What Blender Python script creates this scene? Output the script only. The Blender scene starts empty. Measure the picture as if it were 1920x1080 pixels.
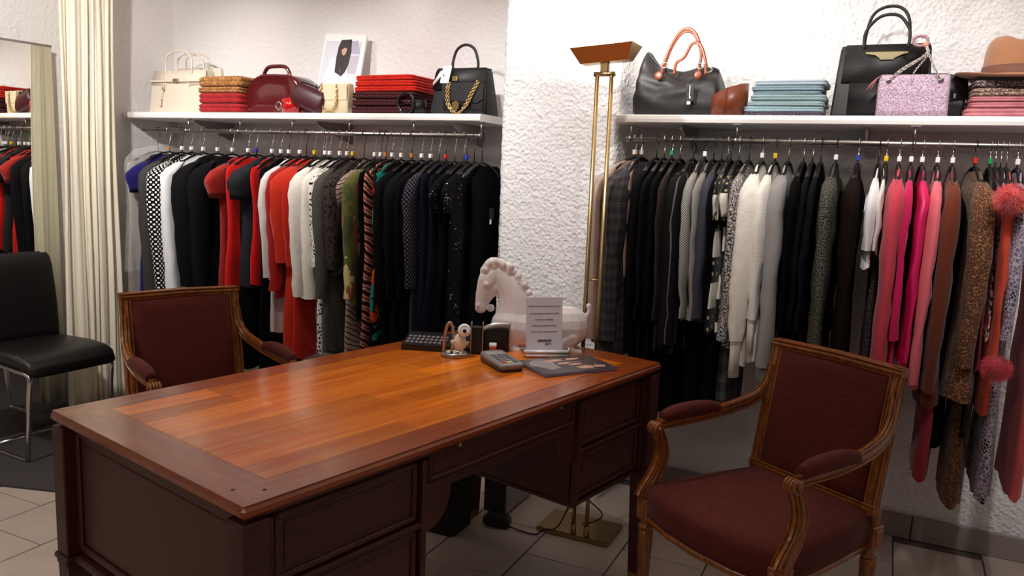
import bpy, math, random
from math import sin, cos, pi, radians, sqrt, atan2, exp
from mathutils import Vector, Matrix, noise
random.seed(7)
SC = bpy.context.scene
COL = SC.collection

# ------------------------------------------------------------------ camera
EYE = Vector((0, 0, 1.36)); FPX = 1473.4
CR = Vector((0.9002, 0.4337, 0.0387)).normalized()
CB = Vector((0.4235, -0.8938, 0.1472)).normalized()
CU = CB.cross(CR).normalized(); CR = CU.cross(CB).normalized()
cam_d = bpy.data.cameras.new('camera'); cam = bpy.data.objects.new('camera', cam_d); COL.objects.link(cam)
cam_d.sensor_width = 36; cam_d.lens = FPX*36/1920; cam_d.clip_start = .02
cam.matrix_world = Matrix(((CR.x, CU.x, CB.x, 0), (CR.y, CU.y, CB.y, 0), (CR.z, CU.z, CB.z, 1.36), (0, 0, 0, 1)))
SC.camera = cam

# ------------------------------------------------------------------ world, lights, exposure
w = bpy.data.worlds.new('world'); SC.world = w; w.use_nodes = True
w.node_tree.nodes['Background'].inputs[0].default_value = (1, .9, .8, 1)
w.node_tree.nodes['Background'].inputs[1].default_value = .05
vs = SC.view_settings
vs.view_transform = 'Standard'; vs.look = 'None'; vs.gamma = 1; vs.use_curve_mapping = False; vs.exposure = 0.0
def spot(name, loc, target, power, size, blend=.6, col=(1, .86, .72), rad=.05):
    l = bpy.data.lights.new(name, 'SPOT'); l.energy = power; l.spot_size = radians(size); l.spot_blend = blend
    l.color = col; l.shadow_soft_size = rad
    o = bpy.data.objects.new(name, l); COL.objects.link(o); o.location = loc
    o.rotation_euler = (Vector(target)-Vector(loc)).to_track_quat('-Z', 'Y').to_euler(); return o
def area(name, loc, target, power, sx, sy, col=(1, .86, .72)):
    l = bpy.data.lights.new(name, 'AREA'); l.energy = power; l.shape = 'RECTANGLE'; l.size = sx; l.size_y = sy; l.color = col
    o = bpy.data.objects.new(name, l); COL.objects.link(o); o.location = loc
    o.rotation_euler = (Vector(target)-Vector(loc)).to_track_quat('-Z', 'Y').to_euler(); return o
# ceiling spots on the clothes rails, warm halogen; then added fill lights, the last a soft one behind the viewer
WH = (1, .965, .94)
for X_ in (-3.0, -2.1, -1.2, -.35, .5, 1.3):
    spot('rail_spot', (X_, 1.5, 2.62), (X_, 3.0, 1.58), 120 if X_ < -1.5 else 98, 57, 1.0, WH)
spot('curtain_fill', (-2.3, 1.0, 2.6), (-3.7, 2.55, 1.6), 170, 64, 1.0, (1, .955, .91))  # added fill that brightens the curtain and left wall
spot('desk_fill', (-1.35, 1.75, 2.62), (-1.15, 2.0, .76), 42, 62, 1.0, WH)  # extra spot put in to lift the desk top, no fixture of the shop
spot('floor_fill', (-3.0, .9, 2.62), (-2.95, 1.5, 0), 95, 70, 1.0, (1, .93, .87))  # added light to brighten the tiles at the left
area('front_fill', (-1.4, -.9, 2.62), (-1.4, 1.2, .9), 13, 2.4, .5, (1, .91, .83))  # weak frontal fill, added for the shelf fronts; not a real panel
area('floor_lamp_uplight', (-.93, 2.70, 1.81), (-.9, 3.0, 2.6), 17, .14, .05, (1, .93, .86))

# ------------------------------------------------------------------ pixel helpers: a photograph pixel on a known plane of the room
def ray(u, v): return CR*(u-960) + CU*(540-v) - CB*FPX
def atz(u, v, z): d = ray(u, v); return EYE + d*((z-EYE.z)/d.z)
def aty(u, v, y): d = ray(u, v); return EYE + d*(y/d.y)
def atx(u, v, x): d = ray(u, v); return EYE + d*(x/d.x)

# ------------------------------------------------------------------ mesh builder
class MB:
    def __init__(s): s.v = []; s.f = []; s.uv = []; s.mi = []; s.M = Matrix.Identity(4); s.cur = 0; s.sm = []
    def _add(s, vs, fs, uvs=None, smooth=True):
        b = len(s.v); s.v += [tuple(s.M @ Vector(p)) for p in vs]
        for i, f in enumerate(fs):
            s.f.append(tuple(b+k for k in f)); s.mi.append(s.cur); s.sm.append(smooth)
            if uvs: s.uv.append(uvs[i])
            else:
                P = [Vector(vs[k]) for k in f]
                n = (P[1]-P[0]).cross(P[2]-P[0])
                a = max(range(3), key=lambda k: abs(n[k]))
                q = {0: (1, 2), 1: (0, 2), 2: (0, 1)}[a]
                s.uv.append([(p[q[0]], p[q[1]]) for p in P])
        return s
    def box(s, cx, cy, cz, sx, sy, sz, b=0.0):
        x, y, z = sx/2, sy/2, sz/2
        if b <= 0:
            vs = [(cx+i*x, cy+j*y, cz+k*z) for i in (-1, 1) for j in (-1, 1) for k in (-1, 1)]
            return s._add(vs, [(0, 1, 3, 2), (4, 6, 7, 5), (0, 4, 5, 1), (2, 3, 7, 6), (0, 2, 6, 4), (1, 5, 7, 3)], None, False)
        b = min(b, x*.98, y*.98, z*.98)
        vs = []; ix = {}
        for i in (-1, 1):
            for j in (-1, 1):
                for k in (-1, 1):
                    for a in range(3):
                        p = [i*(x-b), j*(y-b), k*(z-b)]; p[a] = (i*x, j*y, k*z)[a]
                        ix[(i, j, k, a)] = len(vs); vs.append((cx+p[0], cy+p[1], cz+p[2]))
        F = []
        for a in range(3):
            o = [q for q in range(3) if q != a]
            for sg in (-1, 1):
                f = []
                for (m, n) in ((-1, -1), (1, -1), (1, 1), (-1, 1)):
                    t = [0, 0, 0]; t[a] = sg; t[o[0]] = m; t[o[1]] = n; f.append(ix[(t[0], t[1], t[2], a)])
                if (sg > 0) == (a == 1): f.reverse()
                F.append(tuple(f))
            for m in (-1, 1):
                for n in (-1, 1):
                    lo = [0, 0, 0]; hi = [0, 0, 0]; lo[a] = -1; hi[a] = 1
                    for t in (lo, hi): t[o[0]] = m; t[o[1]] = n
                    f = [ix[(*lo, o[0])], ix[(*hi, o[0])], ix[(*hi, o[1])], ix[(*lo, o[1])]]
                    F.append(tuple(f))
        for i in (-1, 1):
            for j in (-1, 1):
                for k in (-1, 1): F.append(tuple(ix[(i, j, k, a)] for a in range(3)))
        # fix orientation outward
        c = Vector((cx, cy, cz)); G = []
        for f in F:
            P = [Vector(vs[q]) for q in f]; n = (P[1]-P[0]).cross(P[2]-P[0]); m = sum(P, Vector())/len(P)
            G.append(f if n.dot(m-c) > 0 else tuple(reversed(f)))
        return s._add(vs, G, None, False)
    def loft(s, rings, closed=True, cap=(True, True), smooth=True, flip=False):
        n = len(rings[0]); vs = []; F = []; U = []
        for r in rings: vs += [tuple(p) for p in r]
        R = [[Vector(p) for p in r] for r in rings]
        per = []
        for r in R:
            a = [0.0]
            for i in range(n if closed else n-1): a.append(a[-1]+(r[(i+1) % n]-r[i]).length)
            per.append(a)
        mid = max(per, key=lambda a: a[-1])
        ln = [0.0]
        for j in range(len(R)-1): ln.append(ln[-1]+sum((R[j+1][i]-R[j][i]).length for i in range(0, n, max(1, n//4)))/len(range(0, n, max(1, n//4))))
        for j in range(len(R)-1):
            for i in range(n if closed else n-1):
                k = (i+1) % n
                f = (j*n+i, j*n+k, (j+1)*n+k, (j+1)*n+i); u = [(mid[i], ln[j]), (mid[i+1], ln[j]), (mid[i+1], ln[j+1]), (mid[i], ln[j+1])]
                if flip: f = f[::-1]; u = u[::-1]
                F.append(f); U.append(u)
        if closed:
            for w_, j in ((0, 0), (1, len(R)-1)):
                if cap[w_]:
                    f = tuple(j*n+i for i in range(n)); u = [(mid[i], ln[j]) for i in range(n)]
                    if (w_ == 0) != flip: f = f[::-1]; u = u[::-1]
                    F.append(f); U.append(u)
        return s._add(vs, F, U, smooth)
    def tube(s, pts, r, n=8, ry=None, cap=True, up=(0, 0, 1), sec=None, closed=False):
        P = [Vector(p) for p in pts]; m = len(P); rings = []
        upv = Vector(up); prev = None
        for i in range(m):
            if closed: t = (P[(i+1) % m]-P[i-1]).normalized()
            else: t = (P[min(i+1, m-1)]-P[max(i-1, 0)]).normalized()
            if prev is None:
                a = upv if abs(t.dot(upv)) < .95 else Vector((1, 0, 0)) if abs(t.x) < .9 else Vector((0, 1, 0))
                x = a.cross(t).normalized()
            else:
                x = (prev - t*prev.dot(t)).normalized()
            prev = x; y = t.cross(x)
            rr = r[i] if isinstance(r, (list, tuple)) else r
            r2 = (ry[i] if isinstance(ry, (list, tuple)) else ry) if ry is not None else rr
            if sec: rings.append([P[i]+x*(q[0]*rr)+y*(q[1]*r2) for q in sec])
            else: rings.append([P[i]+x*(cos(2*pi*k/n)*rr)+y*(sin(2*pi*k/n)*r2) for k in range(n)])
        if closed: rings.append(rings[0]); return s.loft(rings, True, (False, False))
        if sec: return s.loft(rings, True, (cap, cap), smooth=False)
        return s.loft(rings, True, (cap, cap))
    def lathe(s, prof, n=16, c=(0, 0, 0), flute=0, fd=0.0):
        rings = []
        for r, z in prof:
            rings.append([(c[0]+cos(2*pi*k/n)*r*(1-(fd if flute and k % 2 else 0)), c[1]+sin(2*pi*k/n)*r*(1-(fd if flute and k % 2 else 0)), c[2]+z) for k in range(n)])
        return s.loft(rings, True, (True, True))
    def ball(s, c, r, n=12, m=8, sx=1, sy=1, sz=1):
        rings = []
        for j in range(1, m):
            a = -pi/2+pi*j/m
            rings.append([(c[0]+cos(2*pi*k/n)*cos(a)*r*sx, c[1]+sin(2*pi*k/n)*cos(a)*r*sy, c[2]+sin(a)*r*sz) for k in range(n)])
        return s.loft(rings)
    def prism(s, poly, y0, y1, axis='y', smooth=False):
        # polygon of (a,b) extruded: axis y -> (a, y, b); axis z -> (a, b, z); axis x -> (x, a, b)
        g = {'y': lambda a, b, t: (a, t, b), 'z': lambda a, b, t: (a, b, t), 'x': lambda a, b, t: (t, a, b)}[axis]
        A = [g(a, b, y0) for a, b in poly]; B = [g(a, b, y1) for a, b in poly]
        ar = sum(poly[i][0]*poly[(i+1) % len(poly)][1]-poly[(i+1) % len(poly)][0]*poly[i][1] for i in range(len(poly)))
        fl = (ar > 0) == (axis == 'y')
        if y1 < y0: fl = not fl
        return s.loft([A, B], smooth=smooth, flip=fl)
    def build(s, name, mat, parent=None, loc=None, rot=None):
        me = bpy.data.meshes.new(name); me.from_pydata(s.v, [], s.f)
        uvl = me.uv_layers.new(name='UVMap'); flat = []
        for u in s.uv:
            for q in u: flat += [q[0], q[1]]
        uvl.data.foreach_set('uv', flat)
        me.polygons.foreach_set('use_smooth', s.sm)
        mats = mat if isinstance(mat, (list, tuple)) else [mat]
        for m in mats: me.materials.append(m)
        me.polygons.foreach_set('material_index', s.mi)
        me.update()
        o = bpy.data.objects.new(name, me); COL.objects.link(o)
        if parent: o.parent = parent
        if loc is not None: o.location = loc
        if rot is not None: o.rotation_euler = rot
        return o
def tag(o, label=None, cat=None, group=None, kind=None):
    if label: o['label'] = label
    if cat: o['category'] = cat
    if group: o['group'] = group
    if kind: o['kind'] = kind
    return o
def empty(name, loc, rz=0, label=None, cat=None, group=None, rot=None):
    o = bpy.data.objects.new(name, None); COL.objects.link(o); o.location = loc; o.rotation_euler = rot or (0, 0, rz)
    o.empty_display_size = .05
    return tag(o, label, cat, group)
KIDS = {}
def copy_tree(o, parent=None):
    c = o.copy(); COL.objects.link(c); c.parent = parent
    for ch in [x for x in o.children]: copy_tree(ch, c)
    return c
def subsurf(o, lv=1):
    m = o.modifiers.new('sub', 'SUBSURF'); m.levels = lv; m.render_levels = lv; return o

# ------------------------------------------------------------------ materials
def lin(c):
    return tuple(((x/255)/12.92 if x/255 <= .04045 else ((x/255+.055)/1.055)**2.4) for x in c)+(1,)
def base(name):
    m = bpy.data.materials.new(name); m.use_nodes = True; nt = m.node_tree
    return m, nt, nt.nodes['Principled BSDF']
def N(nt, t, **kw):
    n = nt.nodes.new('ShaderNode'+t)
    for k, v in kw.items():
        if k in n.inputs: n.inputs[k].default_value = v
        else: setattr(n, k, v)
    return n
def ramp(nt, stops, interp='LINEAR'):
    r = nt.nodes.new('ShaderNodeValToRGB'); r.color_ramp.interpolation = interp
    e = r.color_ramp.elements
    e[0].position, e[0].color = stops[0][0], stops[0][1]
    e[1].position, e[1].color = stops[-1][0], stops[-1][1]
    for p, c in stops[1:-1]:
        q = e.new(p); q.color = c
    return r
def bump(nt, p, hsrc, strength=.3, dist=.002):
    b = N(nt, 'Bump'); b.inputs['Strength'].default_value = strength; b.inputs['Distance'].default_value = dist
    nt.links.new(hsrc, b.inputs['Height']); nt.links.new(b.outputs[0], p.inputs['Normal']); return b
def plain(name, c, rough=.5, metal=0, spec=.5, coat=0, nz=0, nzs=200, sheen=0, var=.0, alpha=1, trans=0, emit=0):
    m, nt, p = base(name); c = lin(c)
    p.inputs['Base Color'].default_value = c; p.inputs['Roughness'].default_value = rough; p.inputs['Metallic'].default_value = metal
    p.inputs['Specular IOR Level'].default_value = spec; p.inputs['Coat Weight'].default_value = coat; p.inputs['Coat Roughness'].default_value = .08
    p.inputs['Sheen Weight'].default_value = sheen; p.inputs['Alpha'].default_value = alpha; p.inputs['Transmission Weight'].default_value = trans
    tc = N(nt, 'TexCoord')
    if nz or var:
        n = N(nt, 'TexNoise', Scale=nzs, Detail=3.0); nt.links.new(tc.outputs['Object'], n.inputs['Vector'])
        if nz: bump(nt, p, n.outputs[0], nz, .002)
        if var:
            r = ramp(nt, [(.3, tuple(x*(1-var) for x in c[:3])+(1,)), (.7, tuple(min(1, x*(1+var)) for x in c[:3])+(1,))])
            n2 = N(nt, 'TexNoise', Scale=nzs*.15, Detail=4.0); nt.links.new(tc.outputs['Object'], n2.inputs['Vector'])
            nt.links.new(n2.outputs[0], r.inputs[0]); nt.links.new(r.outputs[0], p.inputs['Base Color'])
    if emit: p.inputs['Emission Color'].default_value = c; p.inputs['Emission Strength'].default_value = emit
    return m
def wood(name, c1, c2, rough=.3, coat=.4, scale=9, stretch=(1, 12, 12), rnd=.0, coatr=.08):
    m, nt, p = base(name)
    tc = N(nt, 'TexCoord'); mp = N(nt, 'Mapping'); mp.inputs['Scale'].default_value = stretch
    nt.links.new(tc.outputs['Object'], mp.inputs['Vector'])
    n = N(nt, 'TexNoise', Scale=scale, Detail=6.0, Distortion=.6); nt.links.new(mp.outputs[0], n.inputs['Vector'])
    r = ramp(nt, [(.3, lin(c1)), (.7, lin(c2))]); nt.links.new(n.outputs[0], r.inputs[0])
    out = r.outputs[0]
    if rnd:
        oi = N(nt, 'ObjectInfo'); h = N(nt, 'HueSaturation')
        mr = N(nt, 'MapRange'); mr.inputs['To Min'].default_value = 1-rnd; mr.inputs['To Max'].default_value = 1+rnd
        nt.links.new(oi.outputs['Random'], mr.inputs['Value']); nt.links.new(mr.outputs[0], h.inputs['Value']); nt.links.new(out, h.inputs['Color']); out = h.outputs[0]
    nt.links.new(out, p.inputs['Base Color']); p.inputs['Roughness'].default_value = rough
    p.inputs['Coat Weight'].default_value = coat; p.inputs['Coat Roughness'].default_value = coatr
    bump(nt, p, n.outputs[0], .02, .0003)
    return m
FAB = {}
def fabric(kind, cols, scale=1.0, rough=.85, sheen=.25, satin=False, name=None):
    key = (kind, tuple(cols), scale, satin)
    if key in FAB: return FAB[key]
    m, nt, p = base(name or kind+'_fabric'); C = [lin(c) for c in cols]
    L = nt.links.new
    uv = N(nt, 'UVMap'); p.inputs['Roughness'].default_value = .38 if satin else rough
    p.inputs['Sheen Weight'].default_value = 0.0 if satin or max(cols[0]) < 70 else sheen*.6; p.inputs['Specular IOR Level'].default_value = .5 if satin else .08 if max(cols[0]) < 40 else .2
    def mapped(sx, sy, rot=0):
        mp = N(nt, 'Mapping'); mp.inputs['Scale'].default_value = (sx, sy, 1); mp.inputs['Rotation'].default_value = (0, 0, rot)
        L(uv.outputs[0], mp.inputs['Vector']); return mp.outputs[0]
    def nz(vec, sc, det=2.0, dist=0.0):
        n = N(nt, 'TexNoise', Scale=sc, Detail=det, Distortion=dist); L(vec, n.inputs['Vector']); return n
    def wave(vec, sc, dirn='X', dist=0.0):
        n = N(nt, 'TexWave', Scale=sc, Distortion=dist, bands_direction=dirn, wave_type='BANDS'); L(vec, n.inputs['Vector']); return n
    def math_(op, a, b=None, v=.5):
        q = N(nt, 'Math', operation=op); L(a, q.inputs[0])
        if b is not None: L(b, q.inputs[1])
        else: q.inputs[1].default_value = v
        return q.outputs[0]
    def mix(f, a, b):
        q = N(nt, 'MixRGB'); L(f, q.inputs[0])
        for s_, k in ((a, 1), (b, 2)):
            if isinstance(s_, tuple): q.inputs[k].default_value = s_
            else: L(s_, q.inputs[k])
        return q.outputs[0]
    fine = nz(mapped(1, 1), 900, 2)
    bs = fine.outputs[0]; bst = .15
    if kind == 'plain':
        n = nz(mapped(1, .35), 14, 3); d = tuple(x*.82 for x in C[0][:3])+(1,)
        r = ramp(nt, [(.3, d), (.7, C[0])]); L(n.outputs[0], r.inputs[0]); col = r.outputs[0]
    elif kind == 'tweed':
        n = nz(mapped(1, 1), 420*scale, 3); st = [(i/len(C)*.5+.27, c) for i, c in enumerate(C)]
        r = ramp(nt, st, 'LINEAR'); L(n.outputs[0], r.inputs[0]); col = r.outputs[0]; bs = n.outputs[0]; bst = .5
    elif kind == 'boucle':
        v = N(nt, 'TexVoronoi', Scale=160*scale); L(mapped(1, 1), v.inputs['Vector'])
        sep = N(nt, 'SeparateColor'); L(v.outputs['Color'], sep.inputs[0])
        st = [(i/len(C), c) for i, c in enumerate(C)]
        r = ramp(nt, st, 'CONSTANT'); L(sep.outputs[0], r.inputs[0]); col = r.outputs[0]; bs = v.outputs['Distance']; bst = .5
    elif kind == 'houndstooth':
        n = N(nt, 'TexChecker', Scale=60*scale); L(mapped(1, 1, .35), n.inputs['Vector']); n.inputs['Color1'].default_value = C[0]; n.inputs['Color2'].default_value = C[1]
        v = wave(mapped(1, 1, .6), 40*scale, 'X'); f = math_('GREATER_THAN', v.outputs['Fac'], None, .72)
        col = mix(f, n.outputs[0], C[0])
    elif kind == 'plaid':
        a = wave(mapped(1, 1), 6*scale, 'X'); b = wave(mapped(1, 1), 4*scale, 'Y')
        c = wave(mapped(1, 1), 45*scale, 'X'); d = wave(mapped(1, 1), 45*scale, 'Y')
        f = math_('MULTIPLY', math_('GREATER_THAN', a.outputs['Fac'], None, .55), math_('GREATER_THAN', c.outputs['Fac'], None, .5))
        g = math_('MULTIPLY', math_('GREATER_THAN', b.outputs['Fac'], None, .55), math_('GREATER_THAN', d.outputs['Fac'], None, .5))
        s_ = math_('MULTIPLY', math_('ADD', f, g), None, .5)
        col = mix(s_, C[0], C[1])
    elif kind == 'pinstripe':
        a = wave(mapped(1, .0), 9*scale, 'X'); f = math_('GREATER_THAN', a.outputs['Fac'], None, .975); col = mix(f, C[0], C[1])
    elif kind == 'stripes':
        a = wave(mapped(1, 1), 14*scale, 'Y', 1.5); st = [(i/len(C), c) for i, c in enumerate(C)]
        r = ramp(nt, st, 'CONSTANT'); L(a.outputs['Fac'], r.inputs[0]); col = r.outputs[0]
    elif kind == 'chevron':
        a = wave(mapped(1, 1, .45), 9*scale, 'Y', 4.0); st = [(i/len(C), c) for i, c in enumerate(C)]
        r = ramp(nt, st, 'CONSTANT'); L(a.outputs['Fac'], r.inputs[0]); col = r.outputs[0]
    elif kind == 'herringbone':
        a = wave(mapped(1, 1, .7), 70*scale, 'X'); b = wave(mapped(1, 1, -.7), 70*scale, 'X')
        c = wave(mapped(1, 0), 8*scale, 'X'); f = math_('GREATER_THAN', c.outputs['Fac'], None, .5)
        q = mix(f, a.outputs['Color'], b.outputs['Color']); q2 = mix(q, C[0], C[1]); col = q2
    elif kind == 'leopard':
        v = N(nt, 'TexVoronoi', Scale=34*scale); L(mapped(1, .8), v.inputs['Vector'])
        wn = nz(mapped(1, 1), 60*scale, 2)
        d = math_('ADD', v.outputs['Distance'], math_('MULTIPLY', wn.outputs[0], None, .35))
        r = ramp(nt, [(0, C[2]), (.36, C[1]), (.56, C[0])], 'CONSTANT'); L(d, r.inputs[0]); col = r.outputs[0]
    elif kind == 'dots':
        v = N(nt, 'TexVoronoi', Scale=45*scale, Randomness=0.0); L(mapped(1, 1, .78), v.inputs['Vector'])
        f = math_('LESS_THAN', v.outputs['Distance'], None, .30); col = mix(f, C[0], C[1])
    elif kind == 'sequin':
        v = N(nt, 'TexVoronoi', Scale=150*scale); L(mapped(1, 1), v.inputs['Vector'])
        sep = N(nt, 'SeparateColor'); L(v.outputs['Color'], sep.inputs[0])
        f1 = math_('GREATER_THAN', sep.outputs[0], None, .90)
        clus = nz(mapped(1, .4), 18, 2); f2 = math_('GREATER_THAN', clus.outputs[0], None, .5)
        f3 = math_('LESS_THAN', v.outputs['Distance'], None, .32)
        f = math_('MULTIPLY', math_('MULTIPLY', f1, f2), f3); col = mix(f, C[0], C[1]); L(f, p.inputs['Metallic'])
        rr = N(nt, 'MapRange'); rr.inputs['To Min'].default_value = .7; rr.inputs['To Max'].default_value = .3; L(f, rr.inputs['Value']); L(rr.outputs[0], p.inputs['Roughness'])
    elif kind == 'glitter':
        v = N(nt, 'TexVoronoi', Scale=380*scale); L(mapped(1, 1), v.inputs['Vector'])
        sep = N(nt, 'SeparateColor'); L(v.outputs['Color'], sep.inputs[0])
        r = ramp(nt, [(0, C[0]), (.9, C[1])]); L(sep.outputs[0], r.inputs[0]); col = r.outputs[0]; p.inputs['Metallic'].default_value = .35; p.inputs['Roughness'].default_value = .35
        bs = v.outputs['Distance']; bst = .9
    elif kind == 'floral':
        wn = nz(mapped(1, 1), 9*scale, 3, 1.5); v = N(nt, 'TexVoronoi', Scale=15*scale)
        q = N(nt, 'MixRGB'); q.inputs[0].default_value = .12; L(mapped(1, .8), q.inputs[1]); L(wn.outputs['Color'], q.inputs[2]); L(q.outputs[0], v.inputs['Vector'])
        sep = N(nt, 'SeparateColor'); L(v.outputs['Color'], sep.inputs[0])
        st = [(i/len(C), c) for i, c in enumerate(C)]
        r = ramp(nt, st, 'CONSTANT'); L(sep.outputs[0], r.inputs[0]); col = r.outputs[0]
        f = math_('GREATER_THAN', v.outputs['Distance'], None, .56); col = mix(f, col, C[0])
    elif kind == 'blocks':
        n = N(nt, 'TexChecker', Scale=11*scale); L(mapped(.001, 1), n.inputs['Vector']); n.inputs['Color1'].default_value = C[0]; n.inputs['Color2'].default_value = C[1]
        v = N(nt, 'TexVoronoi', Scale=26*scale, Randomness=0.0); L(mapped(1, 1), v.inputs['Vector'])
        f = math_('LESS_THAN', v.outputs['Distance'], None, .17); fb = math_('MULTIPLY', f, math_('LESS_THAN', n.outputs['Fac'], None, .5))
        col = mix(fb, n.outputs[0], C[2]) if len(C) > 2 else n.outputs[0]
    elif kind == 'squiggle':
        v = N(nt, 'TexVoronoi', Scale=48*scale, feature='DISTANCE_TO_EDGE'); L(mapped(1, 1), v.inputs['Vector'])
        big = nz(mapped(1, 1), 14, 2); r = ramp(nt, [(.44, C[0]), (.5, C[1]), (.6, C[2])], 'CONSTANT'); L(big.outputs[0], r.inputs[0])
        f = math_('LESS_THAN', v.outputs['Distance'], None, .10); col = mix(f, r.outputs[0], C[3])
    elif kind == 'knit':
        a = wave(mapped(1, 1), 70*scale, 'Y', 0); n = nz(mapped(1, 1), 30, 3); r = ramp(nt, [(.35, C[0]), (.65, C[-1])]); L(n.outputs[0], r.inputs[0]); col = r.outputs[0]
        bs = a.outputs['Fac']; bst = .5
    L(col, p.inputs['Base Color']); bump(nt, p, bs, bst, .0015)
    FAB[key] = m; return m

def plaster(name, c, s1, strength, dist):
    m, nt, p = base(name); p.inputs['Base Color'].default_value = lin(c); p.inputs['Roughness'].default_value = .8
    p.inputs['Specular IOR Level'].default_value = .25
    tc = N(nt, 'TexCoord'); L = nt.links.new
    n1 = N(nt, 'TexNoise', Scale=s1, Detail=4.0, Roughness=.55, Distortion=.4); L(tc.outputs['Object'], n1.inputs['Vector'])
    v = N(nt, 'TexVoronoi', Scale=s1*1.2, feature='SMOOTH_F1'); L(tc.outputs['Object'], v.inputs['Vector'])
    a = N(nt, 'Math', operation='ADD'); L(n1.outputs[0], a.inputs[0]); L(v.outputs['Distance'], a.inputs[1])
    bump(nt, p, a.outputs[0], strength, dist); return m

M_PL = plaster('rough_white_plaster', (240, 238, 238), 62, .7, .009)
M_PLF = plaster('fine_white_plaster', (234, 230, 229), 50, .6, .005)
M_CEIL = plain('ceiling_paint', (235, 228, 220), .9)
M_TILE = plain('cream_floor_tile', (196, 180, 168), .32, var=.10, nzs=30, nz=.02)
M_GROUT = plain('grey_grout', (96, 82, 74), .9)
M_RUG = plain('charcoal_carpet', (64, 60, 62), .95, nz=.4, nzs=700)
M_SHELF = plain('white_lacquered_board', (246, 242, 238), .35)
M_CHROME = plain('chrome', (200, 198, 196), .14, 1)
M_STEEL = plain('brushed_steel', (170, 166, 162), .32, 1)
M_BRASS = plain('polished_brass', (190, 164, 116), .3, 1)
M_BRASSD = plain('aged_brass_plate', (170, 140, 96), .28, 1)
M_BLK = plain('black_plastic', (16, 15, 16), .35)
M_BLKM = plain('matt_black', (12, 11, 12), .6)
M_WHT = plain('white_plastic', (240, 240, 238), .4)
M_LEA = plain('black_leather', (15, 12, 13), .42, nz=.25, nzs=260)
M_LEAG = plain('black_grained_leather', (20, 17, 19), .5, nz=.4, nzs=200)
M_DESKT = wood('desk_top_cherry', (204, 96, 14), (236, 134, 32), .24, .35, 3.0, (.8, 11, 11), .27, .10)
M_DESKB = wood('desk_border_cherry', (138, 62, 22), (160, 78, 30), .24, .35, 4, (1.2, 8, 8), .06, .12)
M_DESKS = wood('desk_body_mahogany', (58, 20, 9), (76, 28, 12), .55, .04, 8, (2, 10, 10), .0, .15)
M_CHW = wood('armchair_walnut', (104, 54, 16), (168, 98, 38), .33, .35, 16, (6, 6, 2), 0, .12)
M_UPH = None
def upholstery():
    m, nt, p = base('burgundy_slub_upholstery'); L = nt.links.new
    tc = N(nt, 'TexCoord'); mp = N(nt, 'Mapping'); mp.inputs['Scale'].default_value = (1, 3, 14); L(tc.outputs['Object'], mp.inputs[0])
    n = N(nt, 'TexNoise', Scale=22.0, Detail=5.0); L(mp.outputs[0], n.inputs[0])
    r = ramp(nt, [(.3, lin((80, 28, 23))), (.75, lin((102, 40, 33)))]); L(n.outputs[0], r.inputs[0]); L(r.outputs[0], p.inputs['Base Color'])
    p.inputs['Roughness'].default_value = .8; p.inputs['Sheen Weight'].default_value = .05; p.inputs['Specular IOR Level'].default_value = .2; bump(nt, p, n.outputs[0], .2, .001); return m
M_UPH = upholstery()

# ------------------------------------------------------------------ the room
YW = 3.316; XL = -3.755; XR = 2.1; YB = -1.7; ZC = 2.7; XPL = -1.508; XPR = -.995; YPF = 3.0
def slab(name, x0, x1, y0, y1, z0, z1, mat):
    return tag(MB().box((x0+x1)/2, (y0+y1)/2, (z0+z1)/2, x1-x0, y1-y0, z1-z0).build(name, mat), kind='structure')
fl = slab('floor', XL-.1, XR+.1, YB-.1, YW+.1, -.1, -.003, M_GROUT)
slab('ceiling', XL-.1, XR+.1, YB-.1, YW+.1, ZC, ZC+.1, M_CEIL)
slab('wall_left', XL-.1, XL, YB, YW, -.003, ZC, M_PLF)
slab('wall_right', XR, XR+.1, YB, YW, -.003, ZC, M_PLF)
slab('wall_front', XL-.1, XR+.1, YB-.1, YB, -.003, ZC, M_PLF)
slab('wall_back', XL-.1, XPL+.1, YW, YW+.1, -.003, ZC, M_PLF)
def rough_sheet(name, pathpts, z0, z1, step, amp, mat):
    # a plaster skin following a plan path; real relief from noise
    P = []
    for i in range(len(pathpts)-1):
        a = Vector(pathpts[i]); b = Vector(pathpts[i+1]); n = max(1, int((b-a).length/step))
        for k in range(n): P.append(a+(b-a)*k/n)
    P.append(Vector(pathpts[-1])); nz_ = int((z1-z0)/step); rows = []
    for j in range(nz_+1):
        z = z0+(z1-z0)*j/nz_; row = []
        for i, p in enumerate(P):
            t = (P[min(i+1, len(P)-1)]-P[max(i-1, 0)]); nrm = Vector((t.y, -t.x)).normalized()
            q = Vector((p.x*40, p.y*40, z*40)); h = noise.noise(q)*.7+noise.noise(q*2.1)*.3
            row.append((p.x+nrm.x*h*amp, p.y+nrm.y*h*amp, z))
        rows.append(row)
    mb = MB(); mb.loft(rows, closed=False)
    return tag(mb.build(name, mat), kind='structure')
def arc(cx, cy, r, a0, a1, n=6): return [(cx+cos(radians(a0+(a1-a0)*i/n))*r, cy+sin(radians(a0+(a1-a0)*i/n))*r) for i in range(n+1)]
rr = .035
rough_sheet('wall_pillar', [(XPL, YW+.02)]+arc(XPL+rr, YPF+rr, rr, 180, 270)+arc(XPR-rr, YPF+rr, rr, 270, 360)+[(XPR, YW+.02)], -.003, ZC, .011, .0045, M_PL)
rough_sheet('wall_back_right', [(XPR-.01, YW), (XR, YW)], -.003, ZC, .014, .0042, M_PL)
slab('wall_backing', XPR, XR+.1, YW+.02, YW+.1, -.003, ZC, M_PLF)
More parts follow.
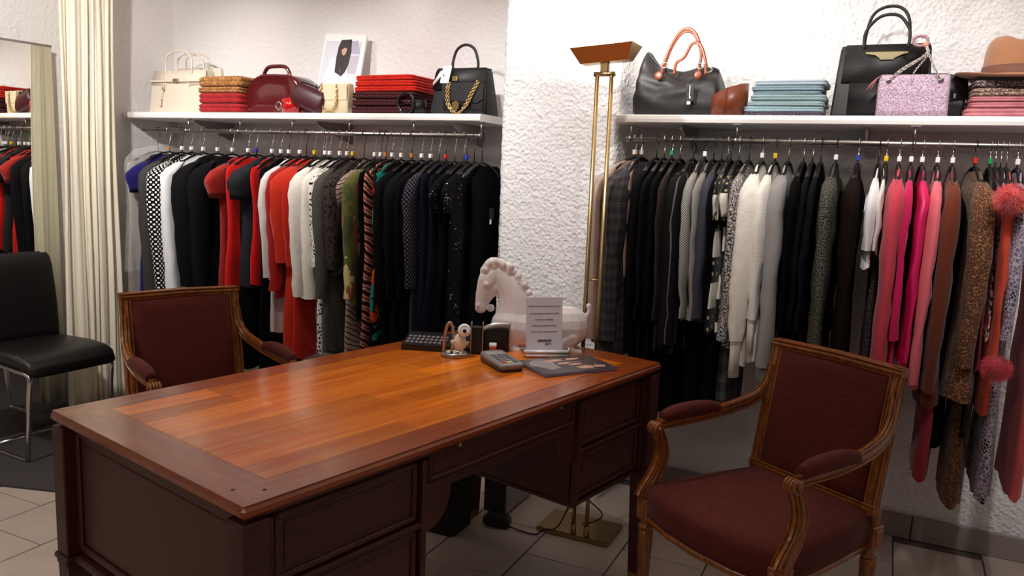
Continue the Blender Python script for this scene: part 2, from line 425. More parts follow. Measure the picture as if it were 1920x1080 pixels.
# floor tiles .298 x .40 in a running bond, each a part of the floor
tm = MB().box(0, 0, 0, .294, .396, .012, .0015); tile_me = None
for k in range(-12, 7):
    x0 = .135+.3*k
    off = (0, .2)[k % 2]
    for j in range(-5, 9):
        y0 = 2.444+.4*(j-5)+off+(.0 if k % 2 else .0)
        cx, cy = x0+.15, y0+.2
        if cy > YW-.02 or cx < XL+.1 or cx > XR-.1 or cy < YB+.15: continue
        if tile_me is None: o = tm.build('tile', M_TILE, fl); tile_me = o.data
        else: o = bpy.data.objects.new('tile', tile_me); COL.objects.link(o); o.parent = fl
        o.location = (cx, cy, -.006+random.uniform(-.0004, .0004))
tag(MB().box(.56, YW-.012, .045, 3.1, .004, .095).build('baseboard_back', M_GROUT), kind='structure')
bb = bpy.data.objects['baseboard_back']; b1 = None
for k in range(8):
    if b1 is None: o = MB().box(0, 0, 0, .393, .012, .093, .002).build('tile', plain('grey_skirting_tile', (150, 140, 134), .35), bb); b1 = o.data
    else: o = bpy.data.objects.new('tile', b1); COL.objects.link(o); o.parent = bb
    o.location = (-.8+.398*k, YW-.018, .047)
# charcoal carpet of the fitting corner
c = MB().prism([(XL+.003, 1.70), (-2.3, 2.14), (-2.3, 3.28), (XL+.003, 3.28)], .0005, .009, 'z')
tag(c.build('carpet', M_RUG), 'dark charcoal carpet on the tiles under black chair and cream curtain', 'carpet')

# ------------------------------------------------------------------ shelves and rails
ZS = 1.592; YR = 2.968; ZR = 1.500; YSF = 2.966
def shelf_unit(x0, x1, label, struts, caps=True):
    s = empty('wall_shelf', ((x0+x1)/2, YW-.17, ZS-.03), 0, label, 'shelf')
    inv = -Vector(s.location)
    def L(mb): mb.M = Matrix.Translation(inv); return mb
    mb = L(MB()); pr = [(YSF+.008, ZS-.032), (YSF+.002, ZS-.028), (YSF, ZS-.016), (YSF+.002, ZS-.004), (YSF+.008, ZS), (YW-.004, ZS), (YW-.004, ZS-.032)]
    mb.prism(pr, x0, x1, 'x'); mb.build('board', M_SHELF, s)
    for x in struts[1]:
        mb = L(MB()); mb.prism([(YW-.006, ZS-.034), (YSF+.07, ZS-.034), (YSF+.07, ZS-.05), (YW-.03, ZS-.13), (YW-.006, ZS-.13)], x-.004, x+.004, 'x'); mb.build('bracket', M_STEEL, s)
    return s
def rail(x0, x1, label, xs):
    s = empty('hanging_rail', ((x0+x1)/2, YR, ZR), 0, label, 'rail')
    mb = MB(); mb.tube([(x0-(x0+x1)/2, 0, 0), (x1-(x0+x1)/2, 0, 0)], .0095, 12); mb.build('rod', M_STEEL, s)
    for x in xs:
        mb = MB(); x -= (x0+x1)/2; mb.tube([(x, .012, .008), (x, .012, ZS-.034-ZR)], .0035, 8); mb.box(x, .012, ZS-.034-ZR, .03, .02, .003); mb.tube([(x-.006, 0, 0), (x+.006, 0, 0)], .0125, 10); mb.build('rail_hanger', M_STEEL, s)
    return s
shelf_unit(XL+.003, -1.585, 'long white wall shelf on the left, holding the cream and burgundy bags', (0, (-3.3, -2.5, -1.75)))
shelf_unit(-.988, 1.35, 'long white wall shelf on the right, holding the hat and lilac bag', (0, (-.75, -.1, .6, 1.2)))
rail(-3.60, -1.575, 'steel hanging rail under the left shelf', [aty(u, 240, YR).x for u in (350, 447, 545, 652, 773, 900)])
rail(-.945, 1.3, 'steel hanging rail under the right shelf', [-.93, -.53, .05, .62, 1.2])

# ------------------------------------------------------------------ hangers and clothes
YFR = 2.73
def F(kind, *cols, s=1.0, satin=False): return fabric(kind, cols, s, satin=satin)
MK = {'w': M_WHT, 'y': plain('yellow_plastic', (226, 190, 30), .4), 'g': plain('green_plastic', (20, 140, 80), .4),
      'b': plain('blue_plastic', (40, 60, 170), .4), 'r': plain('red_plastic', (190, 50, 40), .4), 'o': plain('orange_plastic', (190, 120, 50), .4)}
HP = {}
def hanger(X, kind, mark, zn, rz, label):
    key = (kind, round(zn, 2), mark)
    if key not in HP:
        h = empty('clothes_hanger', (0, 0, 0)); zz = round(zn, 2)
        hm = M_CHROME if kind == 'c' else M_BLK
        mb = MB(); mb.tube([(0, .001, zz), (0, .0, zz*.6), (0, .006, zz*.42), (0, .0135, zz*.2), (0, .0145, 0), (0, .010, .0115), (0, 0, .0155), (0, -.010, .0115), (0, -.0145, -.001), (0, -.014, -.006)], .0020, 6)
        mb.build('hook', hm, h)
        mb = MB()
        for s_ in (-1, 1):
            mb.tube([(0, 0, zz), (0, .05*s_, zz-.009), (0, .10*s_, zz-.028), (0, .14*s_, zz-.050), (0, .165*s_, zz-.068)], [.004, .005, .0065, .008, .006], 8, [.007, .008, .009, .010, .007], up=(1, 0, 0))
        mb.build('shoulder_bar', M_BLK, h)
        if mark:
            mb = MB(); mb.box(0, -.002, zz+.020, .013, .018, .019, .002); mb.build('size_marker', MK[mark], h)
        HP[key] = h; c = h
    else: c = copy_tree(HP[key])
    c.location = (X, YR, ZR); c.rotation_euler = (0, 0, rz); c['label'] = label; c['category'] = 'clothes hanger'; c['group'] = 'hangers on the rails'
    return c
def sm(a, b, t): t = max(0, min(1, t)); return a+(b-a)*(t*t*(3-2*t))
def body_mesh(zn, zh, t, hd, flare, fold, seed, neck=.085, drop=.062, top=None, pants=False, n=28, tf=.25):
    """shoulders to hem; local frame, x along the rail, y in depth"""
    rnd = random.Random(seed); ph = rnd.uniform(0, 6); ph2 = rnd.uniform(0, 6)
    if pants: prof = [(zn, hd*.8, .3), (zn-.012, hd*.98, .5), (zn-.05, hd, .75)]
    else: prof = [(zn-.012, neck, .16), (zn-.022, neck+.03, .28), (zn-.045, hd*.74, .44), (zn-drop, hd*.95, .62), (zn-drop-.03, hd, .78), (zn-drop-.08, hd*1.0, .9)]
    z0 = prof[-1][0]; m = max(6, int((z0-zh)/.055))
    for i in range(1, m+1):
        q = i/m; prof.append((z0+(zh-z0)*q, hd*(1-.07*sin(min(1, q*1.4)*pi))*(1+flare*q*q), .9+.1*q+tf*q*q))
    rings = []
    L0 = zn-zh
    for (z, d, th) in prof:
        q = (zn-z)/max(L0, .01); ring = []
        for k in range(n):
            a = 2*pi*k/n; c_, s_ = cos(a), sin(a)
            y = d*math.copysign(abs(c_)**.85, c_); x = t*th*math.copysign(abs(s_)**.7, s_)
            f = fold*t*q*(.55*sin(9*y/hd*1.3+ph+q*1.2)+.35*sin(17*y/hd+ph2)) 
            wob = .006*noise.noise(Vector((y*9+seed, z*7, seed*.7)))
            e = noise.noise(Vector((x*30, y*12+seed, z*9)))*.004
            ring.append((x+f+wob, y+e, z+.006*sin(5*a+ph)*(1 if z == prof[-1][0] else 0)))
        rings.append(ring)
    return rings
def sleeve_rings(zn, ze, t, hd, seed, side=-1, wide=.05, drop=.085, cuff=None, puff=0, n=14, out=.02):
    rnd = random.Random(seed+5); dx = rnd.uniform(-.008, .008)
    z0 = zn-drop+.02
    m = max(4, int((z0-ze)/.06)); P = [(0, side*(hd*.80), z0), (0, side*(hd*.95), z0-.022), (0, side*(hd+out*.6), z0-.06)]
    R = [(t*.45, .035), (t*.72, wide*.85), (t*.9, wide)]
    for i in range(1, m+1):
        q = i/m; P.append((dx*q, side*(hd+out*(1-.5*q)+.004*sin(q*5)), z0-.06+(ze-z0+.06)*q)); 
        tw = (1-.25*q)*(1+puff*sin(q*pi*.9)); R.append((t*.92*tw, wide*(1-.22*q)*(1+puff*.5*sin(q*pi))))
    rings = []
    for i, (p, r) in enumerate(zip(P, R)):
        ring = []
        tilt = .35 if i == 0 else .2 if i == 1 else 0
        for k in range(n):
            a = 2*pi*k/n*(1); cr_ = 1+.13*cos(3*a+seed+p[2]*5)*(i > 1); x = cos(a)*r[0]*cr_; y = sin(a)*r[1]*cr_
            w_ = noise.noise(Vector((x*26+seed, p[2]*13, y*20)))*.010*(i > 1)
            ring.append((p[0]+x+w_, p[1]+y+w_*.5, p[2]-y*side*tilt))
        rings.append(ring)
    return rings
def hem(mb, ring):
    c = sum((Vector(q) for q in ring), Vector())/len(ring)
    mb.loft([ring, [tuple(c+(Vector(q)-c)*.90+Vector((0, 0, .004))) for q in ring], [tuple(c+(Vector(q)-c)*.86+Vector((0, 0, .04))) for q in ring]], flip=True, cap=(False, True))
GN = 0
def garment(name, cat, label, mat, u, wpx, vh, sl=None, vs_=None, hk='c', mark=None, hd=.20, flare=.04, fold=.3, rz=0.0, zn=None, pants=False, short=False, cuff=None, matsl=None, lower=None, wide=.05, puff=0, neck=.085, hang=True, drop=.062, yref=None, vref=450, hv=None, dy=0.0, tf=.25):
    global GN; GN += 1; seed = GN*3.7
    right = u > 1000
    zn_ = zn if zn is not None else (-.072 if right else -.112)
    yf = yref or (YR-hd-(.02 if sl else 0))
    P = aty(u, vref, yf); t = abs(aty(u+wpx/2, vref, yf).x-aty(u-wpx/2, vref, yf).x)/2
    X = P.x; zh = aty(u, vh, yf).z-ZR
    if pants: zn_ -= .10
    root = empty(name, (X, YR+dy, ZR), rz, label, cat, 'clothes on the right rail' if right else 'clothes on the left rail')
    mb = MB(); bm_ = body_mesh(zn_, zh, t*(.78 if sl else .86), hd, flare, fold, seed, neck=neck, pants=pants, drop=drop, tf=tf); mb.loft(bm_, flip=True, cap=(True, False)); hem(mb, bm_[-1])
    mb.build('leg' if pants and cat == 'trousers' else 'body', mat, root)
    if sl:
        ze = (aty(u, vs_, yf).z-ZR) if vs_ else (zn_-.20 if sl == 'short' else max(zh+.03, zn_-.66))
        if sl == 'short': ze = zn_-.20
        for sd in (-1, 1):
            mb = MB()
            rg = sleeve_rings(zn_, ze, t, hd, seed+sd, sd, wide, cuff=cuff, puff=puff, drop=drop+.01)
            if sl == 'short':
                # flared open sleeve: outside then turned inside
                rg = rg[:max(5, len(rg))]
                last = rg[-1]; c = Vector(last[0])*0
                for q in last: c += Vector(q)/len(last)
                fl_ = [tuple(c+(Vector(q)-c)*1.06+Vector((0, 0, -.008))) for q in last]; inn = [tuple(c+(Vector(q)-c)*.98+Vector((0, 0, .02))) for q in last]
                rg = rg[:-1]+[fl_, inn]
            mb.loft(rg, flip=True, cap=(True, False)); hem(mb, rg[-1]); so = mb.build('sleeve', matsl or mat, root)
            if cuff:
                mb = MB(); last = rg[-1]; c = sum((Vector(q) for q in last), Vector())/len(last)
                r2 = [[tuple(c+(Vector(q)-c)*k+Vector((0, 0, dz))) for q in last] for k, dz in ((.80, .012), (.80, -.01), (.74, -.04), (.78, -cuff))]
                mb.loft(r2, flip=True); mb.build('cuff', matsl or mat, so)
    if hang: hanger(X, hk, mark, zn_ if not pants else zn_+.10, rz, 'hanger of the '+' '.join(label.split()[:12]))
    return root, X, zn_, zh, t
BLK = (8, 7, 8); BK2 = (17, 16, 19); NAV = (15, 13, 30)
FB = F('plain', BLK); FB2 = F('plain', BK2); FC = F('plain', (34, 34, 38)); FIV = F('knit', (246, 238, 226), (252, 248, 240))
R8, RB, RO = F('plain', (160, 34, 28)), F('plain', (214, 16, 10)), F('plain', (206, 46, 22))
G = garment
# --- left rail, from the curtain to the pillar
G('silver_dress', 'dress', 'grey shimmering dress in clear plastic cover, leftmost on left rail beside the curtain', F('tweed', (90, 84, 78), (150, 144, 136)), 243, 20, 550, hd=.19, hk='k')
G('navy_dress', 'dress', 'royal navy sleeveless dress on left rail just right of the plastic-covered one', F('plain', (26, 20, 96)), 258, 17, 560, 'short', hd=.19, mark='o')
G('grey_coat', 'coat', 'plain dark grey coat on left rail beside the navy dress', F('plain', (62, 60, 60)), 279, 22, 560, 'long', 545, mark='w', hk='k')
G('houndstooth_dress', 'dress', 'black and white basket-check dress on left rail between grey coat and white blouse', F('dots', (12, 10, 10), (244, 240, 234), s=1.3), 297, 20, 562, 'long', 552, mark='w')
G('white_blouse', 'blouse', 'white blouse hanging right of the black and white basket-check dress', F('plain', (240, 240, 244)), 319, 22, 556, 'long', 540, mark='w', hk='c', fold=.5)
G('black_jacket', 'jacket', 'black jacket with a sliver of burgundy lining beside the white blouse', FB2, 346, 30, 545, 'long', 536, mark='w', hk='k')
G('black_jacket', 'jacket', 'black jacket directly left of the brick red short-sleeved dress', FB2, 374, 32, 548, 'long', 538, mark='w')
G('brick_dress', 'dress', 'brick red dress with turned short sleeve on left rail', R8, 404, 22, 560, 'short', mark='w', wide=.06, fold=.5)
G('scarlet_dress', 'dress', 'bright scarlet dress between brick red dress and charcoal short-sleeved dress', RB, 425, 18, 545, mark='b')
G('charcoal_dress', 'dress', 'charcoal short-sleeved dress on left rail right of the scarlet dress', F('plain', (38, 38, 44)), 449, 36, 538, 'short', mark='w', wide=.06)
G('red_dress', 'dress', 'narrow plain red dress squeezed between charcoal dress and black dress', RB, 472, 14, 534, mark='w')
G('black_dress', 'dress', 'black dress just left of the white jacket with floral skirt', FB2, 487, 16, 700, mark='w', hk='k')
G('white_jacket', 'jacket', 'white jacket with pink hem, over the red leaf print skirt', F('plain', (240, 236, 234)), 502, 15, 524, 'long', 520, mark='w', fold=.2)
G('leaf_skirt', 'skirt', 'white skirt with red leaf print below the white jacket', F('floral', (236, 226, 220), (170, 30, 22), (176, 34, 26), (236, 226, 220), s=.55), 497, 26, 624, pants=True, hd=.15, hang=False, yref=2.80, vref=580)
G('crimson_dress', 'dress', 'deep crimson dress left of the orange-red coat', F('plain', (176, 24, 20)), 514, 18, 560, 'long', 545, hk='k')
G('orange_coat', 'coat', 'long orange-red coat with loose short-cut sleeve on left rail', RO, 530, 30, 674, 'long', 492, mark='y', wide=.06)
G('red_coat', 'coat', 'long tomato red coat pressed against ivory cardigan on left rail', F('plain', (200, 36, 20)), 546, 16, 674, 'long', 500, hk='c')
G('navy_jacket', 'jacket', 'navy jacket whose shoulder shows above the ivory cardigans', F('plain', NAV), 556, 12, 420, mark='w')
G('ivory_cardigan', 'cardigan', 'ivory long-sleeved cardigan, left of two, right of the tomato red coat', FIV, 559, 22, 560, 'long', 556, mark='w', fold=.2)
G('ivory_cardigan', 'cardigan', 'ivory long-sleeved cardigan, right of two, left of animal print blouse', FIV, 578, 18, 562, 'long', 560, mark='w', fold=.2)
G('ivory_trousers', 'trousers', 'long ivory trousers showing below the two ivory cardigans', F('plain', (228, 214, 200)), 566, 14, 690, pants=True, hd=.13, hang=False, yref=2.82, vref=600)
G('animal_blouse', 'blouse', 'white blouse with black animal spots right of the ivory cardigans', F('leopard', (240, 236, 230), (20, 18, 18), (30, 26, 24), s=2.3), 592, 16, 664, 'long', 500, mark='w')
G('lace_dress', 'dress', 'grey and black marled dress between the spotted blouses', F('tweed', (34, 32, 30), (70, 66, 62), (110, 104, 96), s=.7), 603, 18, 662, 'long', 560, mark='y')
G('leopard_coat', 'coat', 'dark brown leopard coat on left rail with broad shoulder', F('leopard', (62, 52, 48), (22, 18, 18), (30, 25, 25), s=2.0), 624, 32, 516, 'long', 505, hk='k')
G('lace_skirt', 'skirt', 'black and grey lace skirt below the dark leopard coat', F('tweed', (18, 18, 20), (50, 50, 54), (90, 90, 92), s=.5), 610, 26, 664, pants=True, hd=.16, hang=False, yref=2.79, vref=600)
G('zigzag_dress', 'dress', 'burgundy and white zigzag knit dress beside the olive floral dress', F('chevron', (70, 26, 30), (226, 214, 204), (60, 40, 36), (180, 150, 130), s=1.6), 645, 14, 662, 'short', mark='w')
G('olive_dress', 'dress', 'olive green dress with cream and rust flowers on left rail', F('floral', (92, 94, 40), (150, 84, 50), (96, 96, 44), (206, 186, 130), (70, 80, 36), s=.8), 656, 20, 575, 'long', 560, mark='w', hk='k')
G('striped_skirt', 'skirt', 'brown and white striped skirt below the olive floral dress', F('stripes', (40, 26, 22), (226, 214, 200), (96, 54, 34), s=1.1), 648, 24, 662, pants=True, hd=.15, hang=False, yref=2.80, vref=600)
G('black_dress', 'dress', 'slim black dress between olive floral and orange wave-print dresses', FB, 671, 12, 600, hk='k', mark='o')
G('wave_dress', 'dress', 'black dress with orange and white wave print on left rail', F('chevron', (18, 14, 14), (176, 70, 34), (60, 30, 24), (216, 206, 196), (150, 60, 36), s=.9), 681, 16, 662, mark='w', hd=.21)
G('turquoise_dress', 'dress', 'black dress with turquoise and orange leaves right of the wave print', F('floral', (20, 14, 14), (30, 140, 124), (190, 74, 30), (36, 20, 18), (40, 120, 110), (150, 44, 26), s=1.1), 697, 18, 656, mark='w', hd=.215)
G('black_blazer', 'blazer', 'black blazer right of the turquoise leaf dress, leftmost of three on left rail', FB, 716, 22, 662, 'long', 570, hk='k', mark='o')
G('black_blazer', 'blazer', 'black blazer with sloping shoulders, middle of three on left rail', FB2, 735, 20, 640, 'long', 560, mark='w')
G('black_blazer', 'blazer', 'black blazer left of the dotted blouse, rightmost of three on left rail', FB, 752, 18, 650, 'long', 560, mark='w')
G('dotted_blouse', 'blouse', 'dark blouse with fine grey dots and ruffled collar on left rail', F('dots', (22, 20, 28), (96, 92, 104), s=1.7), 768, 18, 640, 'long', 540, hk='c')
G('navy_dress', 'dress', 'blackish navy pleated dress, left of two beside the dotted blouse', F('plain', (20, 18, 32)), 786, 18, 645, hk='k', mark='r', fold=.9)
G('navy_dress', 'dress', 'blackish navy pleated dress, right of two beside the sequinned dresses', F('plain', (18, 17, 28)), 803, 18, 645, hk='c', fold=.9)
G('sequin_dress', 'dress', 'black dress scattered with silver sequins, left of two near the pillar', F('sequin', (10, 9, 12), (240, 240, 240)), 816, 14, 660, 'short', hk='c', fold=.7)
G('sequin_dress', 'dress', 'black dress scattered with silver sequins, right of two near the pillar', F('sequin', (12, 10, 13), (240, 240, 240), s=.9), 836, 14, 660, 'short', hk='k', fold=.7)
G('black_coat', 'coat', 'plain black coat second from the pillar on left rail', FB, 826, 12, 650, hk='k', mark='b')
r_, X_, a_, b_, c_ = G('black_coat', 'coat', 'black coat with white price tag, last before the pillar', FB, 876, 14, 650, hk='k', hd=.15, dy=.07, yref=2.86, neck=.07)
mb = MB(); mb.prism([(-.012, 0), (.012, 0), (.012, -.05), (-.012, -.05)], -.001, .001, 'y'); mb.build('swing_tag', plain('printed_black_card', (40, 34, 34), .5, var=.6, nzs=600), r_, loc=(.028, -.02, -.30), rot=(0, 0, 1.2))
mb = MB(); mb.box(0, 0, 0, .010, .002, .020, .0008); mb.build('price_tag', M_WHT, r_, loc=(.03, -.03, -.36), rot=(0, 0, 1.2))
# filler: dark trousers behind
G('black_trousers', 'trousers', 'black trousers hanging below the brick red and charcoal dresses', FB, 452, 30, 690, pants=True, hd=.16, hang=False, yref=2.80, vref=600)
G('black_trousers', 'trousers', 'black trousers hanging below the two black jackets', FB, 372, 34, 680, pants=True, hd=.15, hang=False, yref=2.81, vref=600)
for i_, (u_, h_, lb_) in enumerate(((1205, 785, 'long black trousers nearest the brass lamp on right rail'), (1250, 790, 'long black trousers below the pinstriped coat'), (1290, 785, 'long black trousers below the grey tweed jackets'), (1325, 780, 'long black trousers below the block dresses'))):
    G('black_trousers', 'trousers', lb_, FB, u_, 34, h_, pants=True, hd=.14, hang=False, yref=2.82, vref=700)
G('check_trousers', 'trousers', 'grey checked trousers hanging left of the ivory jumper cuff', F('plaid', (38, 37, 40), (110, 106, 106), s=1.2), 1354, 34, 776, pants=True, hd=.14, hang=False, yref=2.80, vref=700)
# clear cover over the first dress
cov = empty('garment_cover', (aty(243, 450, 2.75).x, YR, ZR), 0, 'crinkled clear plastic garment cover over the leftmost dress', 'garment cover')
mb = MB(); mb.loft(body_mesh(-.06, -.72, .05, .235, .02, .6, 91, neck=.03, drop=.09), flip=True, cap=(True, False))
def film():
    m, nt, p = base('clear_plastic_film'); p.inputs['Base Color'].default_value = (.9, .9, .9, 1); p.inputs['Alpha'].default_value = .16; p.inputs['Roughness'].default_value = .12
    tc = N(nt, 'TexCoord'); n = N(nt, 'TexNoise', Scale=26.0, Detail=4.0, Distortion=1.5); nt.links.new(tc.outputs['Object'], n.inputs[0]); bump(nt, p, n.outputs[0], 1.0, .01); return m
mb.build('film', film(), cov)

# --- right rail, from the pillar outwards
TW = F('herringbone', (40, 38, 40), (196, 190, 182), s=.8)
G('beige_blouse', 'blouse', 'pale beige blouse, first on right rail behind the brass lamp', F('plain', (176, 150, 138), satin=True), 1146, 34, 648, 'long', 640, mark='w', hd=.21, rz=-.26)
G('beige_shell_blouse', 'blouse', 'beige top whose rounded shoulder shows above the grey checked jacket', F('plain', (190, 156, 140), satin=True), 1164, 22, 520, 'long', 420, mark='o', hk='c', hd=.17, wide=.045)
G('check_jacket', 'jacket', 'grey glen-check jacket widening to the hem, beside the brass lamp', F('plaid', (46, 45, 49), (92, 86, 84), s=1.9), 1160, 50, 668, 'long', 640, mark='w', flare=.12, wide=.06, rz=-.12, tf=.7)
G('black_coat', 'coat', 'black coat right of the grey glen-check jacket', FB, 1190, 18, 780, 'long', 600, hk='k')
G('black_jacket', 'jacket', 'black jacket with dark red lined cuff on right rail', FB2, 1205, 15, 700, 'long', 600, hk='c')
G('black_blazer', 'blazer', 'black blazer with grey satin sleeve band near right rail start', FB, 1220, 16, 690, 'long', 600, hk='c', mark='g')
G('brown_jacket', 'jacket', 'dark brown jacket left of the pinstriped coat', F('plain', (46, 34, 32)), 1236, 14, 660, 'long', 600, hk='c')
G('pinstripe_coat', 'coat', 'charcoal coat with thin pale pinstripes on right rail', F('pinstripe', (22, 20, 24), (100, 92, 90), s=.5), 1262, 44, 664, 'long', 645, hk='k', flare=.06, wide=.06, tf=.6)
G('tweed_jacket', 'jacket', 'grey woven tweed jacket, left of two, right of the pinstriped coat', TW, 1285, 20, 604, 'long', 596, mark='w', hk='k')
G('tweed_jacket', 'jacket', 'grey woven tweed jacket, right of two, left of slate wool jacket', F('herringbone', (44, 42, 44), (186, 180, 172), s=1.1), 1302, 19, 606, 'long', 600, hk='k')
G('wool_jacket', 'jacket', 'slate blue wool jacket between tweed jackets and block-pattern dresses', F('tweed', (38, 38, 46), (64, 64, 76), s=.8), 1318, 24, 606, 'long', 598, hk='k')
G('black_jacket', 'jacket', 'black jacket just left of the black and ivory block dresses', FB, 1330, 14, 600, 'long', 580, hk='c')
G('block_dress', 'dress', 'black and ivory block dress with gold studs, left of two', F('blocks', (232, 226, 214), (12, 11, 12), (200, 180, 130)), 1336, 17, 628, 'short', hk='k')
G('block_dress', 'dress', 'black and ivory block dress with gold studs, right of two', F('blocks', (232, 226, 214), (12, 11, 12), (200, 180, 130), s=1.08), 1353, 15, 628, 'short', hk='c', hd=.19)
G('marled_coat', 'coat', 'black and white marled wool coat left of the ivory jumpers', F('tweed', (16, 15, 17), (60, 56, 58), (214, 208, 200), s=.32), 1372, 26, 655, 'long', 640, hk='k', wide=.055)
G('ivory_jumper', 'jumper', 'thick ivory jumper with ribbed cuff, left of two on right rail', FIV, 1398, 38, 690, 'long', 640, hk='c', mark='w', cuff=.13, puff=.25, wide=.065, fold=.2)
G('ivory_jumper', 'jumper', 'thick ivory jumper, right of two, left of the grey herringbone coat', FIV, 1424, 28, 684, 'long', 600, hk='k', mark='y', cuff=.12, puff=.2, wide=.055, fold=.2)
G('herringbone_coat', 'coat', 'pale grey herringbone coat right of the ivory jumpers', F('herringbone', (86, 84, 86), (196, 192, 190), s=1.3), 1450, 38, 714, 'long', 690, hk='c', wide=.06, flare=.08, tf=.6)
G('black_blazer', 'blazer', 'black blazer with satin sleeve band right of the grey herringbone coat', FB, 1480, 24, 690, 'long', 620, hk='c')
G('black_blazer', 'blazer', 'black blazer with plain rounded shoulder, second right of herringbone coat', FB2, 1498, 18, 690, 'long', 620, hk='c')
G('navy_coat', 'coat', 'blackish navy coat just left of the speckled tweed jacket', F('plain', (18, 17, 26)), 1514, 18, 690, 'long', 620, hk='k')
G('speckled_jacket', 'jacket', 'black tweed jacket with pale specks on right rail', F('tweed', (8, 9, 9), (22, 23, 23), (120, 116, 104), s=.5), 1544, 40, 690, 'long', 660, hk='k', mark='w', wide=.06)
G('velvet_coat', 'coat', 'dark brown velvet coat right of the speckled tweed jacket', F('plain', (28, 16, 11)), 1588, 36, 690, 'long', 660, hk='c', mark='b', wide=.06)
G('white_shirt', 'blouse', 'white blouse with black lower half right of the brown velvet coat', F('plain', (246, 244, 244)), 1629, 24, 505, 'long', 470, hk='k', fold=.5, hd=.21)
G('printed_skirt', 'skirt', 'black skirt with faint print below the white blouse', F('tweed', (14, 12, 14), (30, 24, 28), (96, 80, 84), s=.4), 1628, 24, 690, pants=True, hd=.17, hang=False, yref=2.79, vref=600)
G('cream_blouse', 'blouse', 'cream blouse, thin strip beside the rose pink coat', F('plain', (232, 226, 218)), 1644, 12, 480, 'long', 470, hk='c', mark='y')
G('rose_coat', 'coat', 'long rose pink coat on right rail, tail hanging below the armchair back', F('plain', (206, 66, 84)), 1670, 42, 900, 'long', 690, hk='c', mark='w', wide=.065, fold=.35, tf=.8)
G('magenta_dress', 'dress', 'magenta dress between the rose coat and satin blouse', F('plain', (214, 20, 96)), 1694, 20, 720, 'long', 640, hk='k', mark='w')
G('satin_blouse', 'blouse', 'hot pink satin blouse with crossing folds on right rail', F('plain', (226, 30, 104), satin=True), 1716, 24, 690, 'long', 680, hk='c', mark='w', fold=.9, rz=.04)
G('pink_blouse', 'blouse', 'light pink blouse with long sleeve left of the rust coat', F('plain', (236, 116, 126)), 1747, 28, 735, 'long', 725, hk='c', mark='w', fold=.7)
G('rust_coat', 'coat', 'long rust brown coat between pink blouse and brown tweed coat', F('plain', (112, 50, 28)), 1777, 40, 772, 'long', 740, hk='c', mark='w', wide=.06, tf=.6)
G('rose_dress', 'dress', 'dark rose long dress showing beneath the pink blouse', F('plain', (170, 50, 66)), 1735, 30, 905, pants=True, hd=.16, hang=False, yref=2.8, vref=820)
BT = F('boucle', (96, 60, 42), (108, 68, 46), (70, 42, 30), (130, 84, 54), (90, 56, 38), (78, 48, 34), (176, 130, 86), s=2.0)
G('tweed_coat', 'coat', 'brown bouclé tweed coat with orange flecks on right rail', BT, 1822, 54, 756, 'long', 690, hk='k', mark='r', wide=.06, flare=.16, rz=.1, tf=.9)
G('tweed_trousers', 'trousers', 'brown bouclé tweed trousers hanging below the tweed coat', BT, 1797, 40, 958, pants=True, hd=.15, hang=False, yref=2.80, vref=850)
G('black_dress', 'dress', 'long black dress showing below the rust coat beside tweed trousers', FB, 1758, 40, 840, pants=True, hd=.14, hang=False, yref=2.82, vref=760)
G('charcoal_dress', 'dress', 'slim charcoal dress right of the brown tweed coat', FC, 1851, 12, 830, hk='c', mark='g')
G('crimson_blouse', 'blouse', 'narrow crimson top right of the charcoal dress', F('plain', (150, 14, 40)), 1862, 10, 700, hk='c')
G('beaded_dress', 'dress', 'white and pink beaded dress left of the pompom cardigan', F('boucle', (226, 210, 204), (40, 30, 32), (210, 90, 90), (240, 234, 230), s=.5), 1873, 12, 640, hk='c')
r_, X_, zn_, zh_, t_ = G('coral_cardigan', 'cardigan', 'coral orange cardigan with two fluffy pompoms on right rail', F('plain', (232, 84, 54)), 1886, 24, 790, 'long', 700, hk='c', fold=.6)
def fluff(name, c, r, parent, loc, seed, n=3000):
    rnd = random.Random(seed); mb = MB(); mb.ball((0, 0, 0), r*.66, 14, 10)
    for i in range(n):
        d = Vector((rnd.gauss(0, 1), rnd.gauss(0, 1), rnd.gauss(0, 1))).normalized(); s_ = d.orthogonal().normalized()*r*.014
        tip = d*r*rnd.uniform(.85, 1.12)+Vector((rnd.uniform(-1, 1), rnd.uniform(-1, 1), -1))*r*.08
        a = d*r*.55; mb._add([a-s_, a+s_, tip], [(0, 1, 2)], None, False)
    return mb.build(name, plain(name+'_fur', c, .9, sheen=.6), parent, loc=loc)
pz = aty(1897, 372, 2.66); fluff('pompom', (236, 100, 100), .050, r_, pz-Vector((X_, YR, ZR)), 3)
pz = aty(1868, 690, 2.68); fluff('pompom', (226, 74, 92), .045, r_, pz-Vector((X_, YR, ZR)), 4)
G('lilac_dress', 'dress', 'long lilac, black and white swirl-print dress at the right edge', F('squiggle', (130, 110, 150), (96, 84, 120), (24, 20, 28), (196, 190, 196), s=1.9), 1908, 36, 958, 'long', 640, hk='c', mark='w', fold=.5)
G('salmon_dress', 'dress', 'salmon pink long dress at the right edge of the photo', F('plain', (220, 96, 100)), 1936, 34, 945, hk='c', hd=.19, vref=700)

